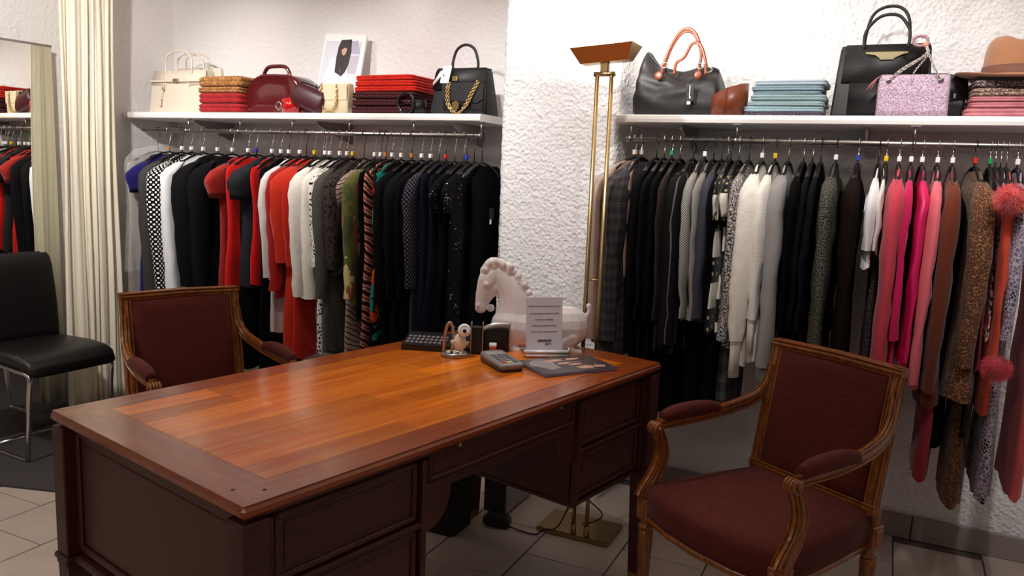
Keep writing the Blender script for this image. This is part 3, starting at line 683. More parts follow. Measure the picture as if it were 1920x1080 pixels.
# ------------------------------------------------------------------ the desk
DX, DY, DA = -.963, .974, radians(77.2)
desk = empty('writing_desk', (DX, DY, 0), DA, 'large cherry wood writing desk with parquet top in the foreground', 'desk')
LT, WT = 1.545, .80
mb = MB(); P_ = [(-.004, .727), (-.002, .733)]
mb.box(LT/2, WT/2, .7455, LT-.002, WT-.002, .024, .007); top = mb.build('desk_top', M_DESKB, desk)
mb = MB(); mb.box(LT/2, WT/2, .7285, LT-.034, WT-.034, .013, .004); mb.build('moulding', M_DESKS, desk)
def plank(x0, x1, y0, y1, mat, poly=None):
    g = .0004; mb = MB()
    if poly: mb.prism([(a, b) for a, b in poly], .7572, .7600, 'z')
    else: mb.box((x0+x1)/2, (y0+y1)/2, .7586, x1-x0-2*g, y1-y0-2*g, .0028, .0004)
    o = mb.build('plank', mat, top); return o
e = .006; bw = .105; bs = .088
M_DESKE = wood('desk_end_cherry', (138, 62, 22), (160, 78, 30), .24, .35, 4, (8, 1.2, 8), .06, .12)
plank(0, 0, 0, 0, M_DESKE, [(e, e), (bw, bs), (bw, WT-bs), (e, WT-e)])
plank(0, 0, 0, 0, M_DESKE, [(LT-e, e), (LT-e, WT-e), (LT-bw, WT-bs), (LT-bw, bs)])
plank(0, 0, 0, 0, M_DESKB, [(e, e), (LT-e, e), (LT-bw, bs), (bw, bs)])
plank(0, 0, 0, 0, M_DESKB, [(e, WT-e), (bw, WT-bs), (LT-bw, WT-bs), (LT-e, WT-e)])
rn = random.Random(5); nr = 8; rh = (WT-2*bs)/nr
for r in range(nr):
    x = bw
    while x < LT-bw-.001:
        ln = rn.uniform(.2, .55); x1 = x+ln
        if x1 > LT-bw-.15: x1 = LT-bw
        plank(x, x1, bs+r*rh, bs+(r+1)*rh, M_DESKT); x = x1
for q in ((.035, .085), (.075, .045)):
    mb = MB(); mb.lathe([(.004, .7595), (.004, .7606)], 10, (q[0], q[1], 0)); mb.build('peg', plain('dark_wood_peg', (50, 24, 12), .4), desk)
# corner posts with collar, tapered leg and brass ferrule
ins = .032
for (px, py) in ((ins, ins), (LT-ins, ins), (ins, WT-ins), (LT-ins, WT-ins)):
    mb = MB(); mb.box(px, py, .565, .058, .058, .318, .003); lg = None
    mb.box(px, py, .398, .070, .070, .016, .004); mb.box(px, py, .384, .062, .062, .012, .003)
    def sq(h, z): return [(px-h, py-h, z), (px+h, py-h, z), (px+h, py+h, z), (px-h, py+h, z)]
    mb.loft([sq(.019, .03), sq(.028, .378)], smooth=False); lg = mb.build('leg', M_DESKS, desk)
    mb = MB(); mb.loft([sq(.016, .0), sq(.0205, .035)], smooth=False); mb.build('ferrule', M_BRASSD, lg)
def framed(mb, x0, x1, z0, z1, y, s=1, axis='x', dep=.006, fw=.014):
    """a field with a raised moulding round it, on the plane y, facing -y*s"""
    def B(a0, a1, c0, c1, d0, d1, b=.002):
        if axis == 'x': mb.box((a0+a1)/2, (d0+d1)/2, (c0+c1)/2, a1-a0, abs(d1-d0), c1-c0, b)
        else: mb.box((d0+d1)/2, (a0+a1)/2, (c0+c1)/2, abs(d1-d0), a1-a0, c1-c0, b)
    B(x0, x1, z0, z1, y, y+s*.012, .001)
    B(x0, x1, z1-fw, z1, y-s*dep, y+s*.001, .004); B(x0, x1, z0, z0+fw, y-s*dep, y+s*.001, .004)
    B(x0, x0+fw, z0, z1, y-s*dep, y+s*.001, .004); B(x1-fw, x1, z0, z1, y-s*dep, y+s*.001, .004)
    B(x0+fw*1.8, x1-fw*1.8, z0+fw*1.8, z1-fw*1.8, y-s*.0025, y+s*.001, .002)
M_DRW = wood('drawer_mahogany', (62, 22, 10), (82, 31, 14), .5, .06, 8, (2, 10, 10), .08, .15)
YF_ = ins+.004
for (x0, x1) in ((.063, .478), (1.098, LT-.063)):
    mb = MB(); mb.box((x0+x1)/2, WT/2, .565, x1-x0, WT-2*YF_-.02, .318, .001)
    mb.box((x0+x1)/2, WT/2, .399, x1-x0+.004, WT-2*ins+.004, .014, .003)
    for xx in (x0+.006, x1-.006): mb.box(xx, ins-.002, .56, .016, .022, .31, .002)
    mb.box((x0+x1)/2, ins, .562, x1-x0, .02, .014, .003)
    ped = mb.build('pedestal', M_DESKS, desk)
    for z0, z1 in ((.574, .714), (.416, .552)):
        mb = MB(); framed(mb, x0+.02, x1-.02, z0, z1, YF_-.002); mb.build('drawer', M_DRW, desk)
        mb = MB(); framed(mb, x0+.02, x1-.02, z0, z1, WT-YF_+.002, -1); mb.build('drawer', M_DRW, desk)
mb = MB(); mb.box(.788, WT/2, .685, .62, WT-2*YF_-.02, .07, .001); mb.build('centre_case', M_DESKS, desk)
mb = MB(); framed(mb, .492, 1.086, .652, .722, YF_-.002, fw=.011); mb.build('drawer', M_DRW, desk)
def apron(ypos):
    pts = [(.478, .650), (1.098, .650), (1.098, .535), (1.090, .535)]
    for i in range(9): a = i/8*pi/2; pts.append((1.090-.075*sin(a)*1.0-.01, .535+.092*(1-cos(a))+.0))
    for i in range(9): a = (8-i)/8*pi/2; pts.append((.486+.075*sin(a)+.01, .535+.092*(1-cos(a))))
    pts += [(.486, .535), (.478, .535)]
    mb = MB(); mb.prism(pts[::-1], ypos, ypos+.014, 'y'); return mb.build('apron', M_DESKS, desk)
apron(YF_-.004); apron(WT-YF_-.01)
for xx in (.585, 1.0):
    mb = MB(); mb.M = Matrix.Translation((xx, ins-.006, .7225)) @ Matrix.Rotation(pi/2, 4, 'X'); mb.lathe([(.002, -.008), (.0025, 0), (.0055, .004), (.0055, .008), (.002, .010)], 10); mb.build('knob', M_BRASS, desk)
for xe, s_ in ((.004+ins-.004, 1), (LT-ins, -1)):
    mb = MB(); framed(mb, .062, WT-.062, .418, .722, xe+.004*s_, s_, 'y', .008, .018); mb.build('side_panel', M_DRW, desk)
mb = MB(); mb.box(ins, WT/2, .400, .03, WT-.13, .02, .004); mb.build('side_rail', M_DESKS, desk)
def DK(lx, ly, z=.76):
    c_, s_ = cos(DA), sin(DA); return Vector((DX+lx*c_-ly*s_, DY+lx*s_+ly*c_, z))

# ------------------------------------------------------------------ the two armchairs
HS = [(-1, .9), (-.72, 1.0), (-.52, .62), (-.34, 1.0), (0, 1.08), (.34, 1.0), (.52, .62), (.72, 1.0)]
FL = [(a, b) for a, b in HS]+[(b, -a) for a, b in HS]+[(-a, -b) for a, b in HS]+[(-b, a) for a, b in HS]
FL = FL[::-1]
def bez(P, n):
    # Catmull-Rom through points
    P = [Vector(p) for p in P]; Q = [P[0]*2-P[1]]+P+[P[-1]*2-P[-2]]; out = []
    for i in range(1, len(Q)-2):
        for k in range(n):
            t = k/n; a, b, c, d = Q[i-1], Q[i], Q[i+1], Q[i+2]
            out.append(.5*((2*b)+(c-a)*t+(2*a-5*b+4*c-d)*t*t+(3*b-a-3*c+d)*t**3))
    out.append(P[-1]); return out
def make_armchair(label):
    r = empty('armchair', (0, 0, 0), 0, label, 'armchair', 'matching burgundy armchairs')
    # local: x right of the sitter, +y forward
    seat = []; 
    def outline(k, z, crown=0):
        pts = []
        yb, yf = -.425, .045
        for (x, y) in ((-.20, yb), (-.10, yb), (0, yb), (.10, yb), (.20, yb), (.222, -.28), (.238, -.12), (.246, .0), (.23, .035), (.12, .062), (0, .072), (-.12, .062), (-.23, .035), (-.246, .0), (-.238, -.12), (-.222, -.28)):
            pts.append(((x)*k, (y+.19)*k-.19, z))
        return pts
    mb = MB(); mb.loft([outline(.985, .366), outline(1.0, .370), outline(1.0, .379), outline(.99, .383)], flip=False); mb.build('seat_rail', M_CHW, r)
    mb = MB(); mb.loft([outline(.975, .380), outline(.998, .395), outline(1.0, .41), outline(1.0, .440), outline(.99, .455), outline(.95, .470), outline(.80, .480), outline(.5, .488), outline(.15, .490)]); mb.build('seat', M_UPH, r)
    # back frame: raked plane
    def bk(x, h, d=0):   # h 0..1 from bottom to top
        z = .470+h*(.873-.470); y = -.400-(h*.068)
        return (x, y+d, z)
    W = .214; fwid = .036
    mb = MB()
    def bar(p, q, wx, dy):
        pass
    # four fluted members
    for sx in (-1, 1):
        x = sx*(W-fwid/2); mb.tube([bk(x, -.02), bk(x, .5), bk(x, 1.0)], fwid/2, ry=.0135, up=(0, 1, 0), sec=[(a, b) for a, b in FL])
    for h in (.03, .965):
        mb.tube([bk(-W, h), bk(0, h+(.012 if h > .5 else 0)), bk(W, h)], fwid/2*.98, ry=.0135, up=(0, 0, 1), sec=[(b, a) for a, b in FL])
    mb.build('back_frame', M_CHW, r)
    for dsg, nm, ft in ((1, 'backrest', .022), (-1, 'back_panel', .012)):
        mb = MB(); rings = []
        for k, d in ((1.0, 0), (1.0, ft*.45), (.95, ft*.8), (.80, ft), (.4, ft*1.1)):
            ring = []
            for (a, b) in ((-1, 0), (0, 0), (1, 0), (1, .5), (1, 1), (0, 1), (-1, 1), (-1, .5)):
                ring.append(bk(a*(W-fwid+.002)*k, .5+(b-.5)*.885*k, dsg*d))
            rings.append(ring)
        mb.loft(rings, flip=(dsg > 0)); mb.build(nm, M_UPH, r)
    for sx in (-1, 1):
        # arm sweeping from the stile to the scroll
        pth = bez([(sx*.203, -.448, .792), (sx*.207, -.436, .735), (sx*.216, -.395, .692), (sx*.228, -.31, .668), (sx*.236, -.20, .655), (sx*.238, -.08, .650), (sx*.238, -.005, .650)], 5)
        mb = MB(); mb.tube(pth, [.013+.005*sin(i/(len(pth)-1)*pi) for i in range(len(pth))], ry=.013, up=(1, 0, 0), sec=[(a, b*.9) for a, b in FL])
        # scroll at the end: three ribs across
        for j, dx in enumerate((-.014, -.0047, .0047, .014)):
            mb.M = Matrix.Translation((sx*.238+dx, .004, .640)) @ Matrix.Rotation(pi/2, 4, 'Y'); mb.lathe([(.012, -.0042), (.0185, -.003), (.0195, 0), (.0185, .003), (.012, .0042)], 14); mb.M = Matrix.Identity(4)
        mb.M = Matrix.Translation((sx*.238, .004, .640)) @ Matrix.Rotation(pi/2, 4, 'Y'); mb.lathe([(.009, -.0205), (.004, -.0225)], 10); mb.lathe([(.009, .0205), (.004, .0225)], 10); mb.M = Matrix.Identity(4)
        arm = mb.build('arm', M_CHW, r)
        mb = MB(); pp = bez([(sx*.235, -.245, .668), (sx*.238, -.20, .676), (sx*.239, -.13, .678), (sx*.239, -.06, .675), (sx*.239, -.022, .666)], 4)
        k = len(pp); mb.tube(pp, [.012+.012*sin(max(.12, min(.88, i/(k-1)))*pi)**.5 for i in range(k)], 12, [.010+.013*sin(max(.1, min(.9, i/(k-1)))*pi)**.5 for i in range(k)], up=(1, 0, 0))
        mb.build('arm_pad', M_UPH, arm)
        mb = MB(); mb.tube(bez([(sx*.238, .000, .636), (sx*.239, -.022, .590), (sx*.241, -.028, .545), (sx*.243, -.010, .495), (sx*.244, .020, .455), (sx*.244, .032, .432)], 5), [.0145+.0004*i for i in range(26)], ry=.015, up=(1, 0, 0), sec=FL)
        mb.build('arm_support', M_CHW, r)
        for (lx, ly, rear) in ((sx*.236, .018, 0), (sx*.196, -.418, 1)):
            mb = MB(); mb.box(lx, ly, .400, .046, .046, .066, .003)
            mb.box(lx, ly-(.024 if rear else -.024), .400, .026, .004, .044, .002); mb.box(lx+sx*.024, ly, .400, .004, .026, .044, .002)
            if rear: mb.box(lx, ly, .455, .034, .030, .06, .004)
            mb.lathe([(.014, .368), (.017, .362), (.012, .355), (.021, .350), (.024, .343), (.020, .336)], 20, (lx, ly, 0))
            mb.lathe([(.0215, .336), (.0225, .32), (.013, .045)], 24, (lx, ly, 0), 1, .12)
            mb.lathe([(.013, .047), (.017, .040), (.017, .034), (.011, .028), (.013, .014), (.009, 0)], 16, (lx, ly, 0))
            mb.build('leg', M_CHW, r)
    return r
ch = make_armchair('burgundy upholstered walnut armchair on the right, in front of the clothes rail')
ch.location = (-.345, 2.048, 0); ch.rotation_euler = (0, 0, -radians(211.6))
c2 = copy_tree(ch); c2.location = (-1.942, 1.909, 0); c2.rotation_euler = (0, 0, -radians(113.7))
c2['label'] = 'burgundy upholstered walnut armchair behind the far side of the desk'

# ------------------------------------------------------------------ black cantilever chair, mirror, curtain
bc = empty('cantilever_chair', (-3.462, 2.285, 0), radians(-90-3), 'black leather chair with chrome sled frame before the mirror', 'chair')
# local +y forward (world +x), x right
mb = MB()
def slabring(y, z, w, th, n=12):
    return [(cos(2*pi*k/n+pi/n)*w*(1.08 if True else 1) if False else math.copysign(abs(cos(2*pi*k/n))**.25, cos(2*pi*k/n))*w, y, z+math.copysign(abs(sin(2*pi*k/n))**.6, sin(2*pi*k/n))*th) for k in range(n)]
mb.loft([slabring(-.20, .455, .200, .030, 16), slabring(-.10, .452, .205, .034, 16), slabring(.05, .456, .207, .034, 16), slabring(.15, .450, .207, .034, 16), slabring(.20, .435, .204, .032, 16), slabring(.222, .415, .198, .022, 16)]); mb.build('seat', M_LEA, bc)
mb = MB(); rings = []
for (y, z, wd) in ((-.195, .44, .190), (-.205, .52, .193), (-.208, .62, .192), (-.212, .72, .187), (-.218, .82, .180), (-.223, .865, .172), (-.224, .882, .160)):
    rings.append([(math.copysign(abs(cos(2*pi*k/16))**.3, cos(2*pi*k/16))*wd, y+math.copysign(abs(sin(2*pi*k/16))**.7, sin(2*pi*k/16))*(.018 if z < .87 else .010), z) for k in range(16)])
mb.loft(rings); mb.build('backrest', M_LEA, bc)
for sx in (-1, 1):
    mb = MB(); mb.tube(bez([(sx*.19, -.16, .425), (sx*.19, .10, .410), (sx*.19, .175, .405), (sx*.19, .20, .385), (sx*.192, .19, .30), (sx*.195, .165, .05), (sx*.195, .15, .018), (sx*.195, .12, .0125), (sx*.195, -.16, .0125)], 4), .0115, 10); mb.build('chrome_leg', M_CHROME, bc)
mb = MB(); mb.tube([(-.195, -.16, .0125), (.195, -.16, .0125)], .0115, 10); mb.build('crossbar', M_CHROME, bc)
mb = MB(); mb.tube([(-.19, -.10, .412), (.19, -.10, .412)], .009, 10); mb.build('crossbar', M_CHROME, bc)

mir = empty('wall_mirror', (-3.700, 2.545, .10), radians(-2.8), 'tall frameless mirror on the left wall behind the black chair', 'mirror')
m_mir, nt_, p_ = base('silvered_glass'); p_.inputs['Base Color'].default_value = (.93, .93, .87, 1); p_.inputs['Metallic'].default_value = 1; p_.inputs['Roughness'].default_value = .012
mb = MB(); mb.box(-.002, -.5, .88, .004, 1.0, 1.76, .0008); mb.build('glass', m_mir, mir)
mb = MB(); mb.box(-.002, -.5, 1.764, .010, 1.004, .010, .001); mb.build('top_strip', M_STEEL, mir)
mb = MB(); mb.box(-.002, -.5, -.047, .016, 1.0, .094, .001); mb.build('foot_board', M_STEEL, mir)

M_CUR = plain('cream_curtain_cloth', (250, 242, 220), .8, sheen=.1, nz=.1, nzs=500)
def curtain(name, label, x0, ytop, ybot, ztop, zbot, nfold, amp, seed):
    rnd = random.Random(seed); rows = []; n = nfold*12; m = 26
    fr = [rnd.uniform(.55, 1.5) for _ in range(nfold)]; tot = sum(fr)
    for j in range(m+1):
        q = j/m; z = ztop+(zbot-ztop)*q
        a0 = sm(ytop[0], ybot[0], q**.8); a1 = sm(ytop[1], ybot[1], min(1, q*1.6)**.8); row = []
        acc = 0
        for i in range(n+1):
            f = i/12; k = min(int(f), nfold-1); u = (sum(fr[:k])+fr[k]*(f-k))/tot
            y = a0+(a1-a0)*u+.006*sin(4*f+q*3)
            x = x0+amp*(.5+.7*q)*sin(2*pi*f+.5*sin(q*4+k))*(.8+.5*noise.noise(Vector((k*3.1, q*2, seed))))+.004*sin(2*pi*f*2.6+k+q)+.016*noise.noise(Vector((f*.6, q*3, seed)))
            row.append((x, y, z))
        rows.append(row)
    mb = MB(); mb.loft(rows, closed=False); o = mb.build(name, M_CUR)
    s_ = o.modifiers.new('thick', 'SOLIDIFY'); s_.thickness = .003
    tag(o, label, 'curtain'); return o
cu = curtain('curtain', 'full-length cream curtain in soft pleats between mirror and left rail', -3.585, (2.52, 2.81), (2.475, 2.79), 2.55, .085, 6, .0135, 2)
mb = MB(); mb.tube([(-3.585, 1.9, 2.57), (-3.585, 2.95, 2.57)], .012, 10); tag(mb.build('curtain_rod', M_STEEL), 'steel curtain rod above the cream curtain', 'rod')

# ------------------------------------------------------------------ brass floor lamp
lamp = empty('floor_lamp', (-.96, 2.72, 0), 0, 'tall brass twin-pole floor lamp with trough shade before the pillar', 'floor lamp')
mb = MB(); mb.box(0, 0, .010, .285, .185, .018, .002); mb.build('base_plate', M_BRASSD, lamp)
for dx in (0.0, .052):
    mb = MB(); mb.tube([(dx, -.07, .018), (dx, -.07, 1.70)], .0075, 14); mb.tube([(dx, -.07, .018), (dx, -.07, .055)], .0105, 14); mb.build('pole', M_BRASS, lamp)
for zc_, rc_, ex_ in ((1.703, .0085, .012), (.985, .004, 0), (.20, .004, 0)):
    mb = MB(); mb.tube([(-ex_, -.07, zc_), (.052+ex_, -.07, zc_)], rc_, 12); mb.build('crossbar', M_BRASS, lamp)
mb = MB(); mb.box(.026, -.07, 1.727, .030, .018, .04, .003); mb.build('neck', M_BRASSD, lamp)
# open trough: thick-walled, tilted a little toward the wall
mb = MB(); to = [(-.062, .052), (-.034, 0), (.034, 0), (.062, .052), (.058, .052), (.031, .004), (-.031, .004), (-.058, .052)]
mb.M = Matrix.Translation((.026, -.06, 1.742)) @ Matrix.Rotation(radians(-4), 4, 'Y')
def tr(a, b, z): return [(-a, -b, z), (a, -b, z), (a, b, z), (-a, b, z)]
mb.loft([tr(.086, .028, 0), tr(.112, .060, .052), tr(.109, .057, .052), tr(.083, .025, .004)], smooth=False)
mb.build('trough_shade', M_BRASS, lamp)
mb = MB(); mb.tube([(-.05, -.06, 1.775), (.09, -.06, 1.775)], .005, 10); mb.build('halogen_tube', plain('lit_halogen', (255, 244, 226), .5, emit=40), lamp)

# cord, adapter, dark box and computer tower under the desk
pt = [atz(965, 988, .006), atz(1000, 1001, .006), atz(1030, 1000, .006)]
mb = MB(); mb.tube(bez([tuple(atz(950, 985, .012)), tuple(atz(975, 995, .006)), tuple(atz(1005, 1002, .006)), (-1.06, 2.60, .024), (-1.02, 2.64, .03), (-.985, 2.67, .12), (-.97, 2.72, .15), (-.93, 2.76, .10), (-.885, 2.75, .075), (-.875, 2.71, .07), (-.90, 2.68, .06), (-.93, 2.665, .05)], 5), .0028, 6)
tag(mb.build('lamp_cord', M_BLK), 'thin dark cord running from the black adapter to the brass lamp', 'cord')
pa = atz(932, 985, 0); o = MB().box(0, 0, .022, .105, .06, .044, .012).build('power_adapter', M_BLKM, None, (pa.x, pa.y, 0), (0, 0, .15)); tag(o, 'matt black power adapter lying on the tiles under the desk', 'adapter')
tw = empty('computer_tower', (-1.305, 2.80, 0), 0, 'slim grey computer tower standing under the far desk end', 'computer')
mb = MB(); mb.box(0, 0, .20, .10, .25, .385, .004); mb.build('case', plain('pale_grey_metal', (150, 144, 150), .5), tw)
mb = MB(); mb.box(0, -.128, .20, .096, .008, .38, .003); mb.build('front_panel', plain('dark_grey_plastic', (66, 60, 60), .5), tw)
bi = empty('waste_bin', (-1.425, 2.49, 0), 0, 'square black waste bin under the desk beside the computer tower', 'bin')
mb = MB()
def rq(h, z, r=.02): return [(sx*(h-r)+cos(a)*r, sy*(h-r)+sin(a)*r, z) for sx, sy, a0 in ((1, 1, 0), (-1, 1, 90), (-1, -1, 180), (1, -1, 270)) for a in (radians(a0), radians(a0+45), radians(a0+90))]
mb.loft([rq(.078, .0), rq(.086, .36), rq(.090, .362), rq(.090, .372), rq(.082, .372), rq(.072, .01)], cap=(True, True)); mb.build('bin_body', M_BLKM, bi)

# ------------------------------------------------------------------ things on the shelves
def rrect(hw, hd, r, z, n=4, cx=0, cy=0):
    r = min(r, hw*.98, hd*.98); out = []
    for sx, sy, a0 in ((1, 1, 0), (-1, 1, 90), (-1, -1, 180), (1, -1, 270)):
        for i in range(n+1): a = radians(a0+90*i/n); out.append((cx+sx*(hw-r)+cos(a)*r, cy+sy*(hd-r)+sin(a)*r, z))
    return out
def SX(u, v, y): return aty(u, v, y).x
def text(name, s, size, mat, parent, loc, rot, ext=.0002, shear=0, align='CENTER'):
    c = bpy.data.curves.new(name, 'FONT'); c.body = s; c.size = size; c.extrude = ext; c.align_x = align; c.shear = shear; c.offset = .0005 if shear else .0001
    c.materials.append(mat); o = bpy.data.objects.new(name, c); COL.objects.link(o); bpy.context.view_layer.update()
    me = bpy.data.meshes.new_from_object(o.evaluated_get(bpy.context.evaluated_depsgraph_get())); bpy.data.objects.remove(o)
    o = bpy.data.objects.new(name, me); COL.objects.link(o); o.parent = parent; o.location = loc; o.rotation_euler = rot; return o
def wobble(rings, amp, fr, seed):
    return [[tuple(Vector(p)+Vector((noise.noise(Vector(p)*fr+Vector((seed, 0, 0))), noise.noise(Vector(p)*fr+Vector((0, seed, 5))), noise.noise(Vector(p)*fr+Vector((3, 7, seed)))))*amp) for p in r] for r in rings]
def arch(x0, x1, z0, z1, y=0, n=12, lean=0, pw=1.0):
    return [(x0+(x1-x0)*(.5-.5*cos(pi*i/n)), y+lean*sin(pi*i/n), z0+(z1-z0)*sin(pi*i/n)**pw) for i in range(n+1)]
M_GOLD = plain('pale_gold_metal', (206, 176, 120), .28, 1)

# cream structured bags
M_CRM = plain('cream_calf_leather', (214, 202, 184), .45, nz=.1, nzs=300)
def cream(label, X, Y, hw, H, hd, hz, full):
    b = empty('handbag', (X, Y, ZS+.001), 0, label, 'handbag')
    mb = MB(); mb.loft([rrect(hw, hd, .012, .0), rrect(hw*1.0, hd, .012, .01), rrect(hw*.95, hd*.8, .012, H*.6), rrect(hw*.90, hd*.45, .012, H*.97), rrect(hw*.88, hd*.4, .01, H)]); mb.build('bag_body', M_CRM, b)
    for yy in ((-hd*.62, hd*.6) if full else (-hd*.5,)):
        mb = MB(); mb.tube(bez([(-hw*.42, yy-.012, H*.60), (-hw*.43, yy, H*.85), (-hw*.47, yy, H*1.15), (-hw*.36, yy, H+hz*.8), (0, yy+.005, H+hz), (hw*.36, yy, H+hz*.8), (hw*.47, yy, H*1.15), (hw*.43, yy, H*.85), (hw*.42, yy-.012, H*.60)], 4), .0048, 8); mb.build('handle', M_CRM, b)
    if full:
        mb = MB(); pts = [(-hw*.93, H*.70), (hw*.93, H*.70), (hw*.90, H*.985), (-hw*.90, H*.985)]
        mb.loft([[(-hw*.95, -hd*.76-.004, H*.66), (-hw*.45, -hd*.76-.004, H*.64), (-hw*.42, -hd*.76-.004, H*.70), (hw*.0, -hd*.76-.004, H*.70), (hw*.42, -hd*.76-.004, H*.70), (hw*.45, -hd*.76-.004, H*.64), (hw*.95, -hd*.76-.004, H*.66)],
                 [(hw*q, -hd*.60-.004, H*.82) for q in (-.94, -.45, -.42, 0, .42, .45, .94)], [(hw*q, -hd*.44-.004, H*.99) for q in (-.91, -.45, -.42, 0, .42, .45, .91)]], closed=False); fo = mb.build('flap', M_CRM, b)
        so = fo.modifiers.new('t', 'SOLIDIFY'); so.thickness = .003
        mb = MB(); mb.box(0, -hd*.74-.010, H*.74, hw*1.9, .003, .010, .001); mb.build('strap', M_CRM, b)
        mb = MB(); mb.box(0, -hd*.74-.014, H*.75, .042, .008, .016, .003); mb.build('clasp', M_GOLD, b)
        mb = MB(); mb.box(-hw*.44, -hd*.80-.014, H*.56, .014, .007, .018, .003); mb.build('padlock', M_GOLD, b)
        mb = MB(); mb.tube([(-hw*.42, -hd*.8-.012, H*.70), (-hw*.44, -hd*.85-.014, H*.5), (-hw*.50, -hd*.9-.014, H*.36)], .0015, 6); mb.box(-hw*.52, -hd*.95-.012, H*.26, .018, .004, .045, .004); mb.build('key_bell', M_CRM, b)
    return b
XC = SX(345, 208, 3.08)
cream('cream handbag with gold clasp and two arched handles at left shelf end', XC, 3.09, .205, .222, .062, .098, True)
cream('pale cream handbag mostly hidden behind the gold-clasped cream handbag', SX(372, 208, 3.2), 3.215, .18, .25, .03, .075, False)

def folded(name, label, cat, x0, x1, yf, yb, z0, z1, mat, seed, rz=0, group=None):
    cx, cy = (x0+x1)/2, (yf+yb)/2; hw, hd, h = (x1-x0)/2, (yb-yf)/2, z1-z0
    o = empty(name, (cx, cy, z0), rz, label, cat, group)
    k = 3; rg = []; e_ = min(.4*h, .012)
    for q, ins_ in ((0, e_), (.06, e_*.5), (.16, e_*.15), (.30, 0), (.44, e_*.2), (.5, e_*.5), (.56, e_*.2), (.70, 0), (.84, e_*.15), (.94, e_*.5), (1, e_)):
        r = rrect(hw-ins_, hd-ins_, .022, h*q, 5)
        rg.append([(p[0], p[1], p[2]*(1+(.0))+(.002*noise.noise(Vector((p[0]*12+seed, p[1]*12, q*2))) if 0 < q < 1 else 0)) for p in r])
    mb = MB(); mb.loft(wobble(rg, .0022, 14, seed)); mb.build('knit', mat, o)
    return o
M_TAN = F('leopard', (150, 98, 52), (196, 146, 88), (120, 74, 38), s=2.2)
M_RDK = F('knit', (150, 26, 30), (172, 34, 36))
xa, xb = SX(372, 207, 3.0), SX(452, 207, 3.0)
zz = ZS+.001
for i, (h, m, lb) in enumerate(((.045, M_RDK, 'wine red folded jumper, bottom of the stack beside the cream handbag'), (.050, M_RDK, 'wine red folded jumper under the two tan patterned ones'), (.030, M_TAN, 'tan patterned folded knit, lower of two beside the cream handbag'), (.050, M_TAN, 'tan patterned folded knit, topmost beside the cream handbag'))):
    folded('folded_jumper', lb, 'jumper', xa+(.004 if i % 2 else 0), xb-.004*(i % 3), 2.99, 3.22, zz, zz+h, m, 10+i, .01*i, 'folded knits by the cream bag'); zz += h+.001
# burgundy bowling bag
M_BUR = plain('glossy_burgundy_leather', (84, 10, 16), .16, coat=.6, nz=.35, nzs=40)
x0, x1 = SX(459, 208, 3.05), SX(569, 208, 3.05); hw = (x1-x0)/2
bb_ = empty('bowling_bag', ((x0+x1)/2, 3.12, ZS+.001), 0, 'glossy burgundy domed bag with top handle on the left shelf', 'handbag')
prof = []
for i in range(25):
    a = pi*i/24; zz_ = abs(sin(a))**.55; prof.append((math.copysign(abs(cos(a))**.5, cos(a))*hw*(1-.12*zz_), .02+.172*zz_))
prof = [(hw*1.0, .003)]+prof+[(-hw*1.0, .003)]
mb = MB(); rg = []
for yy, k in ((-.070, .93), (-.078, .965), (-.060, 1.0), (0, 1.01), (.060, 1.0), (.078, .965), (.070, .93)): rg.append([(p[0]*k, yy, p[1]*k+.0) for p in prof])
rg = [[(p[0]*.5, -.074, .09+(p[2]-.09)*.5) for p in rg[0]]]+rg
mb.loft(wobble(rg, .006, 7, 3), flip=True); mb.build('bag_body', M_BUR, bb_)
for yy in (-.045,):
    mb = MB(); mb.tube(bez([(-.085, yy, .165), (-.08, yy, .195), (-.055, yy, .225), (0, yy, .230), (.055, yy, .225), (.08, yy, .195), (.085, yy, .165)], 4), .0095, 10); mb.build('handle', M_BUR, bb_)
    for xx in (-.085, .085):
        mb = MB(); mb.tube([(xx-.012, yy-.012, .186), (xx+.012, yy-.012, .186)], .005, 8); mb.build('ring', M_GOLD, bb_)
M_PAT = plain('red_patent_leather', (180, 10, 8), .08, coat=1)
def coil(name, label, cat, X, Y, r0, turns, h, th, mat, tilt=0, tiltx=0, hb=None, z0=0.0, group=None):
    o = empty(name, (X, Y, ZS+.001+z0), 0, label, cat, group)
    n = int(turns*28); hb = hb or h; lo = []; hi = []; lo2 = []; hi2 = []
    R = []
    for i in range(n+1):
        q = i/n; a = -pi/2+2*pi*turns*q; r = r0*(1-.22*q); hh = h+(hb-h)*(.5+.5*cos(a))
        c_, s_ = cos(a), sin(a)
        R.append([(c_*r, s_*r, .0), (c_*(r-th), s_*(r-th), .0), (c_*(r-th), s_*(r-th), hh), (c_*r, s_*r, hh)])
    mb = MB(); mb.M = Matrix.Rotation(tilt, 4, 'Y') @ Matrix.Rotation(tiltx, 4, 'X'); mb.loft(R, flip=True); mb.build('band', mat, o); return o
o = coil('patent_belt', 'glossy red patent belt coiled before the burgundy bag', 'belt', SX(537, 208, 3.0), 2.998+.035, .050, 1.7, .060, .004, M_PAT, hb=.075)
mb = MB(); mb.tube(bez([(-.03, -.052, .012), (-.05, -.050, .03), (-.03, -.052, .052), (-.012, -.053, .03), (-.03, -.052, .012)], 4), .003, 8); mb.build('buckle', M_CHROME, o)
